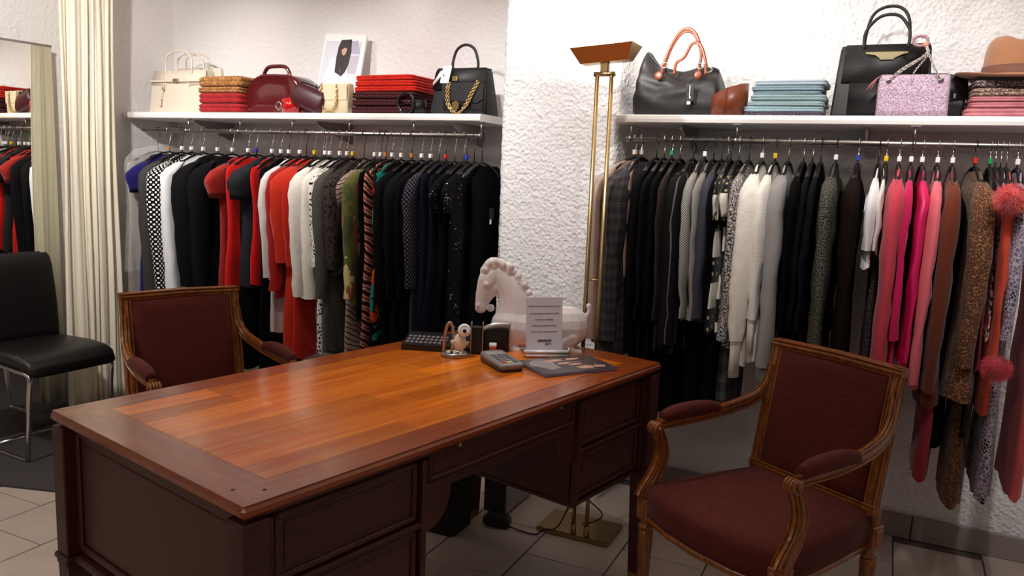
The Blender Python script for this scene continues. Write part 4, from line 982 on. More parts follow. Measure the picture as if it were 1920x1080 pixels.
# kiss-lock purse
M_PUR = plain('dull_burgundy_leather', (64, 18, 26), .4, nz=.3, nzs=30)
pu = empty('clutch', (SX(566, 209, 3.0), 3.02, ZS+.001), 0, 'dark burgundy kiss-lock purse leaning against the burgundy bag', 'purse', rot=(0, radians(20), 0))
mb = MB(); mb.loft(wobble([rrect(.085, .018, .018, .024), rrect(.095, .026, .02, .04), rrect(.098, .030, .02, .065), rrect(.092, .022, .02, .10), rrect(.078, .012, .012, .128)], .005, 16, 2)); mb.build('pouch', M_PUR, pu)
mb = MB(); mb.tube(bez([(-.080, -.002, .112), (-.06, -.002, .132), (0, -.002, .138), (.06, -.002, .132), (.080, -.002, .112)], 4), .004, 8); mb.build('frame', M_BLKM, pu)
for dx in (-.006, .012):
    mb = MB(); mb.ball((dx+.03, -.006, .146), .0075); mb.build('clasp_ball', M_STEEL, pu)
# leaning portrait poster
X0, X1 = SX(588, 208, 3.2), SX(664, 208, 3.2); PW = X1-X0; PH = .408
po = empty('poster', ((X0+X1)/2, 3.20, ZS+.001), 0, 'white-bordered portrait poster leaning on the wall above left rail', 'poster', rot=(radians(-9), radians(4), 0))
mb = MB(); mb.box(0, 0, PH/2, PW, .012, PH, .001); mb.build('board', M_WHT, po)
def pp(name, pts, mat, k=1):
    q = [((x-110)/550*PW-PW/2, (1000-y)/950*PH) for x, y in pts]
    mb = MB(); mb.prism(q, -.0064-.0004*k, -.0060-.0004*k, 'y'); return mb.build(name, mat, po)
pp('picture', [(140, 140), (620, 130), (580, 960), (110, 960)], plain('poster_pale_grey', (214, 214, 222), .5), 1)
pp('picture_shade', [(480, 130), (560, 120), (620, 270), (480, 275)], plain('poster_mauve', (176, 172, 190), .5), 2)
pp('picture_shade', [(480, 300), (612, 290), (590, 500), (470, 500)], plain('poster_mid_grey', (190, 186, 196), .5), 2)
pp('shirt', [(250, 330), (330, 330), (470, 460), (510, 600), (500, 760), (150, 760), (180, 520)], plain('poster_shirt_white', (232, 230, 236), .5), 3)
pp('hair', [(345, 120), (480, 110), (496, 250), (484, 400), (452, 490), (410, 540), (315, 495), (308, 330), (318, 200)], plain('poster_dark_hair', (44, 30, 32), .5), 4)
pp('face', [(370, 212), (398, 196), (434, 206), (436, 244), (420, 286), (398, 300), (378, 278), (366, 244)], plain('poster_skin', (206, 160, 144), .5), 5)
pp('fringe', [(345, 125), (475, 116), (462, 232), (440, 214), (400, 208), (366, 236)], bpy.data.materials['poster_dark_hair'], 6)
pp('collar', [(372, 440), (392, 500), (380, 470)], bpy.data.materials['poster_shirt_white'], 6)
# cream chain bag
M_CR2 = plain('ivory_quilted_leather', (228, 210, 176), .4, nz=.5, nzs=60)
x0, x1 = SX(600, 210, 3.03), SX(654, 210, 3.03)
cb = empty('chain_bag', ((x0+x1)/2, 3.05, ZS+.001), 0, 'small ivory chain bag in front of the portrait poster', 'handbag'); hw = (x1-x0)/2
mb = MB(); mb.loft([rrect(hw, .030, .01, 0), rrect(hw, .032, .01, .06), rrect(hw*.98, .024, .01, .135), rrect(hw*.96, .020, .01, .138)]); mb.build('bag_body', M_CR2, cb)
mb = MB(); mb.box(0, -.033, .098, hw*1.96, .005, .074, .002); mb.build('flap', M_CR2, cb)
def chain(mb, pts, r=.0045, w=.0016, step=.010):
    P = [Vector(p) for p in pts]; acc = 0; k = 0
    for i in range(len(P)-1):
        d = P[i+1]-P[i]; L_ = d.length; t = d/L_; s_ = acc
        while s_ < L_:
            c = P[i]+t*s_; a = t.orthogonal().normalized(); b = t.cross(a)
            if k % 2: a, b = b, a
            ring = [c+t*(cos(2*pi*j/8)*step*.72)+a*(sin(2*pi*j/8)*r) for j in range(8)]
            mb.tube(ring, w, 5, closed=True); k += 1; s_ += step
        acc = s_-L_
mb = MB(); chain(mb, bez([(-.06, -.036, .13), (-.062, -.038, .08), (-.055, -.040, .03), (-.03, -.042, .008), (.0, -.042, .010), (.025, -.041, .04), (.03, -.039, .09), (.028, -.036, .13)], 3), .006, .0022, .012); mb.build('chain', M_GOLD, cb)
# red and dark knit stack
M_REDK = F('knit', (196, 26, 10), (216, 36, 16)); M_DKN = F('dots', (40, 14, 20), (120, 60, 62), s=2.3)
xa, xb = SX(660, 209, 3.0), SX(775, 209, 3.0); zz = ZS+.001; nm = ('lowest', 'second', 'third')
for i in range(3): folded('folded_jumper', 'dark wine folded knit with pink flecks, %s from the shelf board beneath the scarlet ones' % nm[i], 'jumper', xa-.008+.003*i, xb, 2.99, 3.23, zz, zz+.031, M_DKN, 30+i, .01*i, 'dark wine folded knits'); zz += .032
for i in range(3): folded('folded_jumper', 'scarlet folded jumper on the dark wine knits, %s' % ('bottom of three', 'middle of three', 'topmost')[i], 'jumper', xa+.004*i, xb-.004+.006*(2-i), 3.0, 3.23, zz, zz+.024, M_REDK, 34+i, -.02*i, 'scarlet folded jumpers'); zz += .025
o = coil('buckle_belt', 'coiled black belt with large round buckle on the left shelf', 'belt', SX(776, 209, 3.0), 3.03, .040, 2.2, .062, .004, M_LEA)
mb = MB(); mb.M = Matrix.Translation((-.03, -.050, .045)) @ Matrix.Rotation(pi/2, 4, 'X')
mb.tube([(cos(2*pi*k/24)*.040, sin(2*pi*k/24)*.042, 0) for k in range(24)], .0065, 8, closed=True); mb.tube([(-.02, 0, 0), (.035, .006, .004)], .004, 8); mb.build('buckle', plain('black_enamel', (14, 12, 14), .12, coat=.8), o)
# black flap handbag, tag, small purse, gold chain
x0, x1 = SX(800, 213, 3.03), SX(908, 213, 3.03); hw = (x1-x0)/2
kb = empty('handbag', ((x0+x1)/2, 3.11, ZS+.001), 0, 'black flap handbag with white ribbon tag at right end of left shelf', 'handbag')
mb = MB(); mb.loft([rrect(hw, .062, .008, 0), rrect(hw*.99, .062, .008, .006), rrect(hw*.90, .046, .008, .12), rrect(hw*.84, .034, .008, .190), rrect(hw*.80, .028, .008, .198)]); mb.build('bag_body', M_LEAG, kb)
mb = MB(); mb.loft([[(-hw*.93, -.056, .108), (hw*.93, -.056, .108)], [(-hw*.86, -.044, .184), (hw*.86, -.044, .184)], [(-hw*.82, -.034, .202), (hw*.82, -.034, .202)], [(-hw*.82, .03, .202), (hw*.82, .03, .202)]], closed=False); f_ = mb.build('flap', M_LEAG, kb); so = f_.modifiers.new('t', 'SOLIDIFY'); so.thickness = .004
mb = MB(); mb.tube(bez([(-hw*.42, 0, .195), (-hw*.44, 0, .23), (-hw*.30, 0, .285), (0, 0, .305), (hw*.30, 0, .285), (hw*.44, 0, .23), (hw*.42, 0, .195)], 5), .0062, 10); mb.build('handle', M_LEAG, kb)
mb = MB(); mb.box(-.02, -.056, .155, .026, .006, .020, .002); mb.build('clasp', M_GOLD, kb)
mb = MB(); mb.M = Matrix.Translation((-hw*.42, -.064, .168)) @ Matrix.Rotation(radians(14), 4, 'Y'); mb.box(0, 0, 0, .042, .0012, .075, .0003); mb.build('paper_tag', M_WHT, kb)
mb = MB(); mb.loft([[(-hw*.30, -.05, .215), (-hw*.26, -.05, .205)], [(-hw*.62, -.062, .185), (-hw*.55, -.062, .168)], [(-hw*.86, -.066, .135), (-hw*.84, -.066, .125)]], closed=False); f_ = mb.build('ribbon', M_WHT, kb); so = f_.modifiers.new('t', 'SOLIDIFY'); so.thickness = .001
mb = MB(); mb.box(-.01, 0, 0, .006, .0006, .006); mb.build('tag_print', M_BLKM, kb, (-hw*.42, -.0655, .168))
sp = empty('evening_purse', (SX(866, 213, 2.99), 3.005, ZS+.001), 0, 'small black envelope purse with gold chain before the black handbag', 'purse')
mb = MB(); mb.loft([rrect(.095, .012, .008, .001), rrect(.100, .014, .008, .02), rrect(.100, .012, .008, .10), rrect(.098, .008, .006, .125)]); mb.build('bag_body', M_LEA, sp)
mb = MB(); mb.prism([(-.100, .128), (.100, .128), (.100, .062), (.075, .045), (-.09, .058), (-.100, .07)], -.019, -.015, 'y'); mb.build('flap', M_LEAG, sp)
for dx in (0, .010):
    mb = MB(); chain(mb, bez([(-.060-dx, -.020, .126), (-.062-dx, -.026, .09), (-.055-dx, -.030, .04), (-.030-dx*.6, -.032, .006), (-.005, -.032, .004), (.025+dx, -.030, .04), (.050+dx, -.026, .09), (.072+dx, -.020, .130)], 3), .004, .0019, .009); mb.build('chain', M_GOLD, sp)
mb = MB(); mb.prism([(-.036, .045), (-.020, .052), (-.004, .045), (-.004, .022), (-.020, .008), (-.036, .022)], -.038, -.032, 'y'); mb.build('medallion', M_GOLD, sp)

# --- right shelf
x0, x1 = SX(1186, 213, 3.06), SX(1348, 213, 3.06); hw = (x1-x0)/2
sb = empty('slouchy_bag', ((x0+x1)/2, 3.13, ZS+.001), 0, 'slouchy black leather bag with tan rolled handles on right shelf', 'handbag')
rg = []
KZ = ((0, .96, .085), (.012, 1.0, .09), (.06, 1.02, .095), (.11, 1.0, .09), (.15, .97, .075), (.18, .93, .055), (.200, .88, .035), (.204, .82, .020))
lv = []
for i_ in range(len(KZ)-1):
    for j_ in range(3): lv.append([KZ[i_][q]+(KZ[i_+1][q]-KZ[i_][q])*j_/3 for q in range(3)])
lv += [list(KZ[-1]), [.17, .76, .012]]
for z, k, d in lv:
    r = rrect(hw*k, d, .03, z, 4); r2 = []
    for i_ in range(len(r)):
        a_ = Vector(r[i_]); b_ = Vector(r[(i_+1) % len(r)]); m_ = 9 if i_ in (4, 14) else 4 if i_ in (9, 19) else 1
        for j_ in range(m_): r2.append(a_+(b_-a_)*j_/m_)
    o_ = []
    for p in r2:
        xn = p.x/hw; q = z/.204; zt = .196+.058*exp(-((xn+.82)/.18)**2)-.022*exp(-((xn-.05)/.35)**2)-.03*max(0, xn-.55)
        cre = -.020*exp(-((xn+.45+.15*q)/.07)**2)*q-.016*exp(-((q-.62-.15*xn)/.07)**2)*(xn < -.2)-.014*exp(-((q-.80+.1*sin(xn*5))/.06)**2)
        nn = noise.noise(Vector((p.x*16, p.z*20, 3)))*.010+noise.noise(Vector((p.x*34, p.z*34, 8)))*.004
        o_.append((p.x*(1-.05*q*(1 if xn > 0 else .2))+nn*.5, p.y+math.copysign(1, p.y)*(cre+nn)*(abs(p.y) > d*.6), p.z*zt/.204))
    rg.append(o_)
mb = MB(); mb.loft(rg); mb.build('bag_body', M_LEAG, sb)
mb = MB(); mb.box(-.01, 0, .0, hw*1.9, .17, .006, .002); mb.build('base', plain('brown_black_base', (44, 26, 24), .5), sb)
M_TANL = plain('tan_leather', (118, 56, 32), .38, nz=.1, nzs=200)
for (yy, dx, zt) in ((-.055, .02, .325), (.03, .0, .33), (-.07, .06, .27)):
    w_ = .062 if zt > .3 else .048
    mb = MB(); mb.tube(bez([(dx-w_-.02, yy-.02, .155), (dx-w_-.018, yy, .20), (dx-w_+.01, yy, zt-.05), (dx-w_*.2, yy, zt), (dx+w_*.5, yy, zt-.01), (dx+w_, yy, zt-.08), (dx+w_, yy-.01, .19), (dx+w_+.004, yy-.02, .15)], 5), .0058, 10); mb.build('handle', M_TANL, sb)
for xx in (-.065, .085):
    mb = MB(); mb.M = Matrix.Translation((xx, -.096, .150)) @ Matrix.Rotation(pi/2, 4, 'X'); mb.lathe([(.016, 0), (.016, .004), (.010, .006)], 14); mb.build('handle_patch', M_TANL, sb)
for xx, zz_ in ((-.05, .19), (.09, .185), (.12, .17)):
    mb = MB(); mb.M = Matrix.Translation((xx, -.085, zz_)) @ Matrix.Rotation(1.2, 4, 'X'); mb.tube([(cos(2*pi*k/16)*.014, sin(2*pi*k/16)*.011, 0) for k in range(16)], .0022, 6, closed=True); mb.build('ring', M_CHROME, sb)
mb = MB(); mb.box(.065, -.118, .085, .030, .002, .065, .001); tg_ = mb.build('swing_tag', plain('charcoal_card', (58, 50, 52), .5), sb)
mb = MB(); mb.box(.064, -.1195, .090, .0035, .0008, .040); mb.box(.066, -.1195, .066, .006, .0008, .008); mb.build('tag_print', M_WHT, tg_)
mb = MB(); mb.box(.062, -.118, .046, .014, .0012, .012, .0004); mb.build('price_tag', M_WHT, sb)
mb = MB(); mb.tube([(.065, -.112, .118), (.07, -.10, .16)], .001, 5); mb.build('tag_string', M_BLKM, sb)
coil('wide_belt', 'wide tan leather belt coiled beside the slouchy black bag', 'belt', SX(1360, 214, 3.0), 3.045, .072, 1.5, .072, .0045, M_TANL, hb=.118, tilt=radians(0))
xa, xb = SX(1402, 214, 3.0), SX(1546, 214, 3.0); zz = ZS+.001; rn = random.Random(4)
BLU = [F('tweed', (30, 24, 36), (70, 60, 76), (120, 110, 124), s=.4), F('tweed', (120, 156, 170), (170, 198, 208), s=.5), F('tweed', (120, 152, 160), (172, 194, 198), s=.5), F('tweed', (116, 150, 152), (160, 186, 188), s=.5), F('tweed', (104, 134, 146), (150, 174, 184), s=.5), F('tweed', (112, 138, 152), (156, 178, 190), s=.5), F('tweed', (140, 164, 180), (190, 206, 216), s=.5)]
ll = ('dark flecked folded scarf at the bottom of the blue stack', 'teal blue folded knit second from the bottom of the blue stack', 'grey blue folded knit third from the bottom of the blue stack', 'sea green folded knit in the middle of the blue stack', 'slate blue folded knit third from the top of the blue stack', 'dusty blue folded knit second from the top of the blue stack', 'pale blue folded knit on top of the blue stack')
for i in range(7):
    h = (.012, .022, .015, .022, .012, .018, .020)[i]; dx = rn.uniform(-.008, .008)+(-.012 if i < 3 else .006)
    folded('folded_knit', ll[i], 'knitwear', xa+dx, xb-rn.uniform(0, .02), 2.99+rn.uniform(0, .01), 3.21, zz, zz+h, BLU[i], 50+i, rn.uniform(-.03, .03), 'blue folded knits'); zz += h+.0008
mb = MB(); mb.box(0, 0, 0, .010, .10, .004, .001); 
# black tote
x0, x1 = SX(1556, 214, 3.04), SX(1742, 214, 3.04); hw = (x1-x0)/2
tb = empty('tote_bag', ((x0+x1)/2, 3.13, ZS+.001), radians(0), 'tall black tote bag with pale gold bar clasp on right shelf', 'handbag')
mb = MB(); mb.loft([rrect(hw, .085, .008, 0), rrect(hw, .085, .008, .01), rrect(hw*.95, .06, .008, .16), rrect(hw*.92, .045, .012, .235), rrect(hw*.90, .035, .012, .248)]); mb.build('bag_body', M_LEAG, tb)
mb = MB(); mb.loft([[(-hw*.84, -.076, .12), (hw*.90, -.076, .12)], [(-hw*.82, -.056, .20), (hw*.90, -.056, .20)], [(-hw*.80, -.046, .250), (hw*.88, -.046, .250)]], closed=False); f_ = mb.build('front_panel', M_LEAG, tb); so = f_.modifiers.new('t', 'SOLIDIFY'); so.thickness = .004
mb = MB(); mb.loft([[(-hw*.66, -.092, .012), (hw*.62, -.092, .012)], [(-hw*.66, -.074, .125), (hw*.62, -.074, .125)]], closed=False); f_ = mb.build('front_pocket', M_LEAG, tb); so = f_.modifiers.new('t', 'SOLIDIFY'); so.thickness = .004
for yy, zt in ((-.045, .345), (.02, .385)):
    mb = MB(); mb.tube(bez([(-.068, yy, .235), (-.070, yy, .28), (-.055, yy, zt-.03), (-.02, yy, zt), (.03, yy, zt), (.062, yy, zt-.035), (.072, yy, .28), (.070, yy, .235)], 5), .0055, 10); mb.build('handle', M_LEAG, tb)
mb = MB(); mb.prism([(-.060, .222), (.072, .222), (.072, .217), (.052, .212), (.030, .200), (.030, .196), (-.014, .196), (-.014, .200), (-.030, .212), (-.060, .217)], -.064, -.056, 'y'); mb.build('clasp', plain('champagne_metal', (150, 138, 104), .35, .8), tb)
# lilac glitter bag
x0, x1 = SX(1640, 216, 2.99), SX(1776, 216, 2.99); hw = (x1-x0)/2
lb_ = empty('glitter_clutch', ((x0+x1)/2, 3.005, ZS+.001), 0, 'lilac glitter shoulder bag with silver chains before the black tote', 'handbag')
mb = MB(); mb.loft(wobble([rrect(hw, .016, .012, 0), rrect(hw*1.0, .020, .014, .02), rrect(hw, .020, .014, .10), rrect(hw*.97, .014, .01, .130), rrect(hw*.95, .008, .006, .136)], .003, 20, 1)); mb.build('bag_body', F('glitter', (150, 118, 142), (226, 200, 218)), lb_)
for xx in (-hw*.70, hw*.72):
    mb = MB(); mb.M = Matrix.Translation((xx, -.021, .115)) @ Matrix.Rotation(pi/2, 4, 'X'); mb.lathe([(.009, 0), (.009, .002), (.005, .0035)], 12); mb.build('eyelet', M_CHROME, lb_)
M_CHN = plain('pale_silver_chain', (206, 196, 190), .3, 1)
for (a, b, c) in ((-hw*.70, -.023, -.01), (hw*.72, -.023, .012), (-hw*.66, .012, .0), (-.01, .012, .006)):
    mb = MB(); chain(mb, bez([(a, b, .115), ((a+.01)*.65, b-.003, .150), (.030+c*.4, -.012, .20), (.022, -.006, .232)], 4), .0032, .0014, .007); mb.build('chain', M_CHN, lb_)
mb = MB(); mb.tube([(.006+cos(2*pi*k/20)*.022, .0, .245+sin(2*pi*k/20)*.016) for k in range(20)], .005, 8, closed=True); mb.build('grip_ring', plain('dusty_pink_wrap', (170, 130, 134), .5), lb_)
mb = MB(); mb.ball((.024, -.004, .232), .010, 10, 6); mb.build('knot', plain('peach_knot', (214, 150, 130), .5), lb_)
mb = MB()
for k in range(9): mb.tube([(-hw*.92, -.012, .132), (-hw*.92-.012-.002*k, -.016, .126-.002*k), (-hw*1.0-.018-.004*(k % 5), -.018-.002*(k % 3), .085+.004*(k % 4))], .0016, 5)
tag(mb.build('tassel', plain('rose_suede', (160, 108, 112), .8), lb_), kind='stuff')
# black bag behind
x0, x1 = SX(1700, 216, 3.14), SX(1806, 216, 3.14); hw = (x1-x0)/2
b2 = empty('shoulder_bag', ((x0+x1)/2+.03, 3.13, ZS+.001), 0, 'small black flap bag between the glitter bag and the hat', 'handbag')
b2.location.x = SX(1790, 216, 3.08)-.035; hw = .062
mb = MB(); mb.loft([rrect(hw, .035, .012, 0), rrect(hw*1.02, .04, .012, .05), rrect(hw*.95, .03, .012, .125), rrect(hw*.9, .02, .01, .135)]); mb.build('bag_body', M_LEA, b2)
mb = MB(); mb.loft(wobble([[(-hw*1.1, -.044, .065), (0, -.046, .055), (hw*1.15, -.044, .065)], [(-hw*1.1, -.042, .12), (0, -.044, .12), (hw*1.1, -.042, .115)], [(-hw, 0, .155), (0, 0, .155), (hw, 0, .14)], [(-hw, .04, .13), (0, .04, .13), (hw, .04, .12)]], .006, 15, 3), closed=False); f_ = mb.build('flap', M_LEA, b2); so = f_.modifiers.new('t', 'SOLIDIFY'); so.thickness = .003
mb = MB(); mb.box(.028, -.048, .075, .010, .005, .016, .002); mb.build('clasp', M_STEEL, b2)
# pink and tweed stack with the hat
PK = F('knit', (196, 120, 128), (214, 140, 146)); zz = ZS+.001
xa = SX(1806, 216, 3.0)
for i, (h, m, nm_, lb, dx) in enumerate(((.028, PK, 'folded_knit', 'pink folded knit at the bottom of the stack under the hat', 0), (.017, PK, 'folded_knit', 'pink folded knit in the middle of the pink knits under the hat', .012), (.016, PK, 'folded_knit', 'uppermost pink folded knit below the tweed', .012), (.028, F('boucle', (120, 96, 84), (200, 180, 160), (60, 46, 44), (160, 120, 100), s=2.2), 'folded_tweed', 'brown tweed folded jacket, lower of two under the hat', .014), (.024, F('boucle', (40, 36, 40), (190, 176, 176), (120, 100, 104), (70, 60, 64), s=2.2), 'folded_tweed', 'grey tweed folded jacket directly under the hat', .016))):
    folded(nm_, lb, 'jacket' if 'tweed' in nm_ else 'knitwear', xa+dx, xa+.30+dx, 2.99, 3.22, zz, zz+h, m, 70+i, .01*i, 'folded clothes under the hat'); zz += h+.001
ht = empty('felt_hat', (SX(1905, 140, 3.10)-.002, 3.10, zz+.003), 0, 'camel felt hat with brown band on the right shelf stack', 'hat')
M_FELT = plain('camel_felt', (170, 116, 80), .9, sheen=.4, nz=.15, nzs=500)
mb = MB(); rg = []
for r, z in ((.088, .010), (.13, .006), (.160, .008), (.172, .014), (.172, .017), (.160, .0115), (.13, .010), (.100, .014), (.0955, .022), (.094, .05), (.090, .095), (.084, .122), (.072, .138), (.050, .145), (.020, .138)):
    rg.append([(cos(2*pi*k/32)*r*1.02, sin(2*pi*k/32)*r*(1.12 if r < .12 else 1.0), z+(.012*cos(4*pi*k/32)*(r/.172)**3 if z < .03 else 0)-(.020*exp(-(cos(2*pi*k/32)*r/.03)**2)*(1 if z > .115 else 0))) for k in range(32)])
mb.loft(rg); mb.build('hat_body', M_FELT, ht)
mb = MB(); mb.loft([[(cos(2*pi*k/32)*r*1.02, sin(2*pi*k/32)*r*1.12, z) for k in range(32)] for r, z in ((.0975, .018), (.0970, .044), (.0955, .0445))], cap=(False, False)); mb.build('hat_band', plain('brown_grosgrain', (118, 74, 60), .7), ht)

# ------------------------------------------------------------------ things on the desk
ZD = .7602
# horse statue: one continuous remeshed body
hx = Vector((.9009, .434, 0)); Oh = Vector((-1.045, 2.425, ZD))
def HP_(u, v, d=0.0): return ((u-1000)/560, d, max(.0, (664-v)/560))
hs = empty('horse_statue', Oh, atan2(.434, .9009), 'white plaster horse statue with arched neck standing on the desk', 'statue')
mb = MB()
def chain_b(P, R, fl=1.0):
    Q = bez(P, 5); m = len(P)-1
    for i, q in enumerate(Q):
        t = i/5; k = min(int(t), m-1); r = R[k]+(R[k+1]-R[k])*(t-k); mb.ball(q, r, 12, 8, 1, fl, 1)
s = 1/573
chain_b([HP_(948, 628), HP_(954, 600), HP_(952, 570), HP_(940, 543), HP_(922, 522)], [40*s, 37*s, 31*s, 24*s, 17*s], .68)
chain_b([HP_(950, 622), HP_(985, 625), HP_(1025, 622), HP_(1058, 618)], [42*s, 38*s, 37*s, 41*s], .8)
chain_b([HP_(914, 520), HP_(902, 534), HP_(894, 556), HP_(890, 574), HP_(889, 588)], [16*s, 20*s, 15*s, 12*s, 11.5*s], .72)
chain_b([HP_(912, 545), HP_(904, 562), HP_(896, 580)], [19*s, 11*s, 7*s], .55)
mb.ball(HP_(908, 588), 8*s, 10, 8, 1, .7, 1)                         # lower lip and chin
for sd in (-1, 1):
    chain_b([HP_(912, 508, sd*8*s), HP_(908, 498, sd*10*s)], [5*s, 3*s], .7)       # ears
    mb.ball(HP_(899, 541, sd*12*s), 6*s, 8, 6)                                     # brow
    mb.ball(HP_(884, 583, sd*6*s), 4*s, 8, 6)
    chain_b([HP_(948, 640, sd*16*s), HP_(938, 652, sd*20*s), HP_(952, 662, sd*22*s), HP_(962, 664, sd*22*s)], [16*s, 12*s, 9*s, 8*s], .8)
    chain_b([HP_(1062, 636, sd*18*s), HP_(1050, 652, sd*22*s), HP_(1066, 662, sd*22*s), HP_(1078, 664, sd*22*s)], [18*s, 12*s, 8*s, 7*s], .8)
rn = random.Random(2)
for i in range(44):
    t = i/43; a = bez([HP_(893, 520), HP_(905, 503), HP_(925, 503), HP_(950, 517), HP_(972, 545), HP_(984, 572)], 6); q = a[int(t*(len(a)-1))]
    chain_b([tuple(Vector(q)+Vector((0, rn.uniform(-.012, .012), rn.uniform(0, .006)))), tuple(Vector(q)+Vector((rn.uniform(-.006, .016), rn.uniform(-.016, .016), -.008-rn.uniform(0, .02))))], [8*s, 4*s])
chain_b([HP_(1085, 600), HP_(1092, 596), HP_(1097, 586), HP_(1095, 577)], [6*s, 5*s, 4.5*s, 5.5*s])
ho = mb.build('horse_body', plain('white_plaster_cast', (240, 234, 234), .6, nz=.3, nzs=90), hs)
rm = ho.modifiers.new('remesh', 'REMESH'); rm.mode = 'VOXEL'; rm.voxel_size = .0026; rm.use_smooth_shade = True
sm_ = ho.modifiers.new('smooth', 'SMOOTH'); sm_.iterations = 2; sm_.factor = .5
for sd in (-1, 1):
    mb = MB(); mb.ball(HP_(897, 546, sd*15*s), 3.0*s, 8, 6); mb.build('eye', plain('statue_eye', (180, 168, 166), .5), hs)
# message card in a clear stand
ca = atan2(.54, .84); cc = atz(1019, 667, ZD)
cd = empty('card_stand', (cc.x, cc.y, ZD), ca, 'clear acrylic stand with rolled ends holding the white message card', 'stand')
M_ACR = plain('clear_acrylic', (245, 245, 250), .06, trans=.85, spec=.6)
mb = MB(); mb.loft([[(-.066, -.030, .004), (.078, -.030, .004)], [(-.066, -.022, .022), (.078, -.022, .022)], [(-.066, -.008, .010), (.078, -.008, .010)], [(-.066, .030, .004), (.078, .030, .004)]], closed=False); f_ = mb.build('tray', M_ACR, cd); so = f_.modifiers.new('t', 'SOLIDIFY'); so.thickness = .003
for xx, k in ((-.066, 1), (.079, 1.3)):
    mb = MB(); mb.tube([(xx-.004, -.020, .015*k), (xx+.004, -.020, .015*k)], .011*k, 14); mb.build('end_cap', M_CHROME, cd)
mb = MB(); mb.tube([(-.064, -.026, .020), (.076, -.026, .020)], .009, 12, .006); mb.tube([(-.064, -.030, .008), (.076, -.030, .008)], .005, 10); mb.build('front_roll', plain('bright_silver_roll', (250, 250, 252), .3, .3), cd)
card = empty('message_card', (cc.x, cc.y, ZD+.018), 0, 'upright white printed card in the clear stand before the horse', 'card', rot=(radians(-6), radians(-1.5), ca))
CW, CH = .121, .176
mb = MB(); mb.box(0, -.010, CH/2, CW, .0012, CH, .0003); mb.build('card_sheet', plain('white_card', (226, 222, 232), .6), card)
M_INK = plain('grey_print', (120, 112, 128), .6); M_INKB = plain('black_print', (20, 18, 22), .6)
for i, (ln, z) in enumerate((('Suite à notre première rencontre', .145), ('une promesse unique de détail', .121), ('le style, le message', .101), ('Avec nos remerciements', .081), ('pour votre compréhension', .061))):
    text('printed_line', ln, .0078, M_INK, card, (0, -.0110, z), (pi/2, 0, 0))
text('printed_logo', 'coocco', .0155, M_INKB, card, (.0, -.0110, .030), (pi/2, 0, 0), .0003, .35)
text('printed_line', 'style', .011, M_INK, card, (.012, -.0110, .020), (pi/2, 0, 0), .0002, .35)
# card terminal
tc_ = atz(940, 680, ZD+.01); te = empty('card_terminal', (tc_.x, tc_.y, ZD), radians(62), 'grey payment card terminal with coloured keys near the desk centre', 'card terminal')
d1 = atz(972, 694, ZD)-atz(912, 662, ZD); te.rotation_euler = (0, 0, atan2(d1.y, d1.x)+pi/2)
mb = MB(); mb.loft([rrect(.036, .078, .012, 0), rrect(.040, .082, .014, .008), rrect(.040, .082, .014, .016)]); mb.build('base_shell', plain('dark_grey_plastic_shell', (62, 58, 64), .4), te)
mb = MB(); mb.M = Matrix.Rotation(radians(3), 4, 'X'); mb.loft([rrect(.040, .082, .014, .014), rrect(.040, .082, .014, .024), rrect(.037, .079, .012, .028)]); mb.build('top_shell', plain('mid_grey_plastic_shell', (140, 134, 140), .35), te)
mb = MB(); mb.box(0, .052, .030, .058, .038, .003, .001); mb.build('screen', plain('grey_lcd', (176, 172, 170), .2), te)
kc = [plain('key_grey', (104, 100, 108), .5), plain('key_red', (190, 50, 40), .5), plain('key_yellow', (220, 190, 80), .5), plain('key_green', (60, 110, 80), .5)]
for r in range(5):
    for c_ in range(3):
        mb = MB(); mb.box(-.02+.02*c_, .018-.019*r, .029-.001*r, .015, .012, .005, .0015); mb.build('key', kc[0] if r < 4 else kc[1+c_], te)
# magazine
q = [atz(975, 682, ZD), atz(1092, 668, ZD), atz(1160, 694, ZD), atz(1017, 709, ZD)]
mc = (q[0]+q[1]+q[2]+q[3])/4; ax = (q[2]-q[3]).normalized(); W_ = .5*((q[2]-q[3]).length+(q[1]-q[0]).length); D_ = .5*((q[0]-q[3]).length+(q[1]-q[2]).length)
mg = empty('magazine', (mc.x, mc.y, ZD), atan2(ax.y, ax.x), 'dark grey glossy magazine lying at the desk end', 'magazine')
mb = MB(); mb.box(0, 0, .0045, W_-.004, D_-.004, .007, .0008); mb.build('pages', plain('lavender_page_edges', (150, 146, 186), .6), mg)
mb = MB(); mb.box(0, 0, .0088, W_, D_, .0012, .0004); mb.box(0, 0, .0006, W_, D_, .001, .0003); cv_ = mb.build('cover', plain('slate_cover', (74, 70, 74), .25, var=.25, nzs=30, coat=.4), mg)
def blotch(name, cx, cy, rx, ry, mat, h, sd):
    mb = MB(); rnd = random.Random(sd); pts = []
    for k in range(14): a = 2*pi*k/14; f_ = rnd.uniform(.75, 1.15); pts.append((cx+cos(a)*rx*f_, cy+sin(a)*ry*f_))
    mb.prism(pts, .0094, .0095+h, 'z'); return mb.build(name, mat, cv_)
blotch('cover_photo', -W_*.27, D_*.08, W_*.17, D_*.34, plain('cover_pale_grey', (160, 152, 154), .25), .0001, 1)
for i, (cx, cy, rx, ry) in enumerate(((-.01, .26, .05, .035), (.035, .27, .04, .03), (-.005, .05, .03, .03), (.02, -.06, .03, .03), (.03, -.28, .035, .05), (.07, -.30, .025, .035))):
    blotch('cover_petal', cx*W_/.21, cy*D_, rx*W_/.30, ry*D_/.5, plain('cover_peach', (222, 176, 156), .25) if i == 0 else bpy.data.materials['cover_peach'], .0002, 5+i)
text('cover_title', 'collection', .013, plain('cover_white_print', (190, 186, 190), .3), cv_, (W_*.16, D_*.05, .0099), (0, 0, 0))
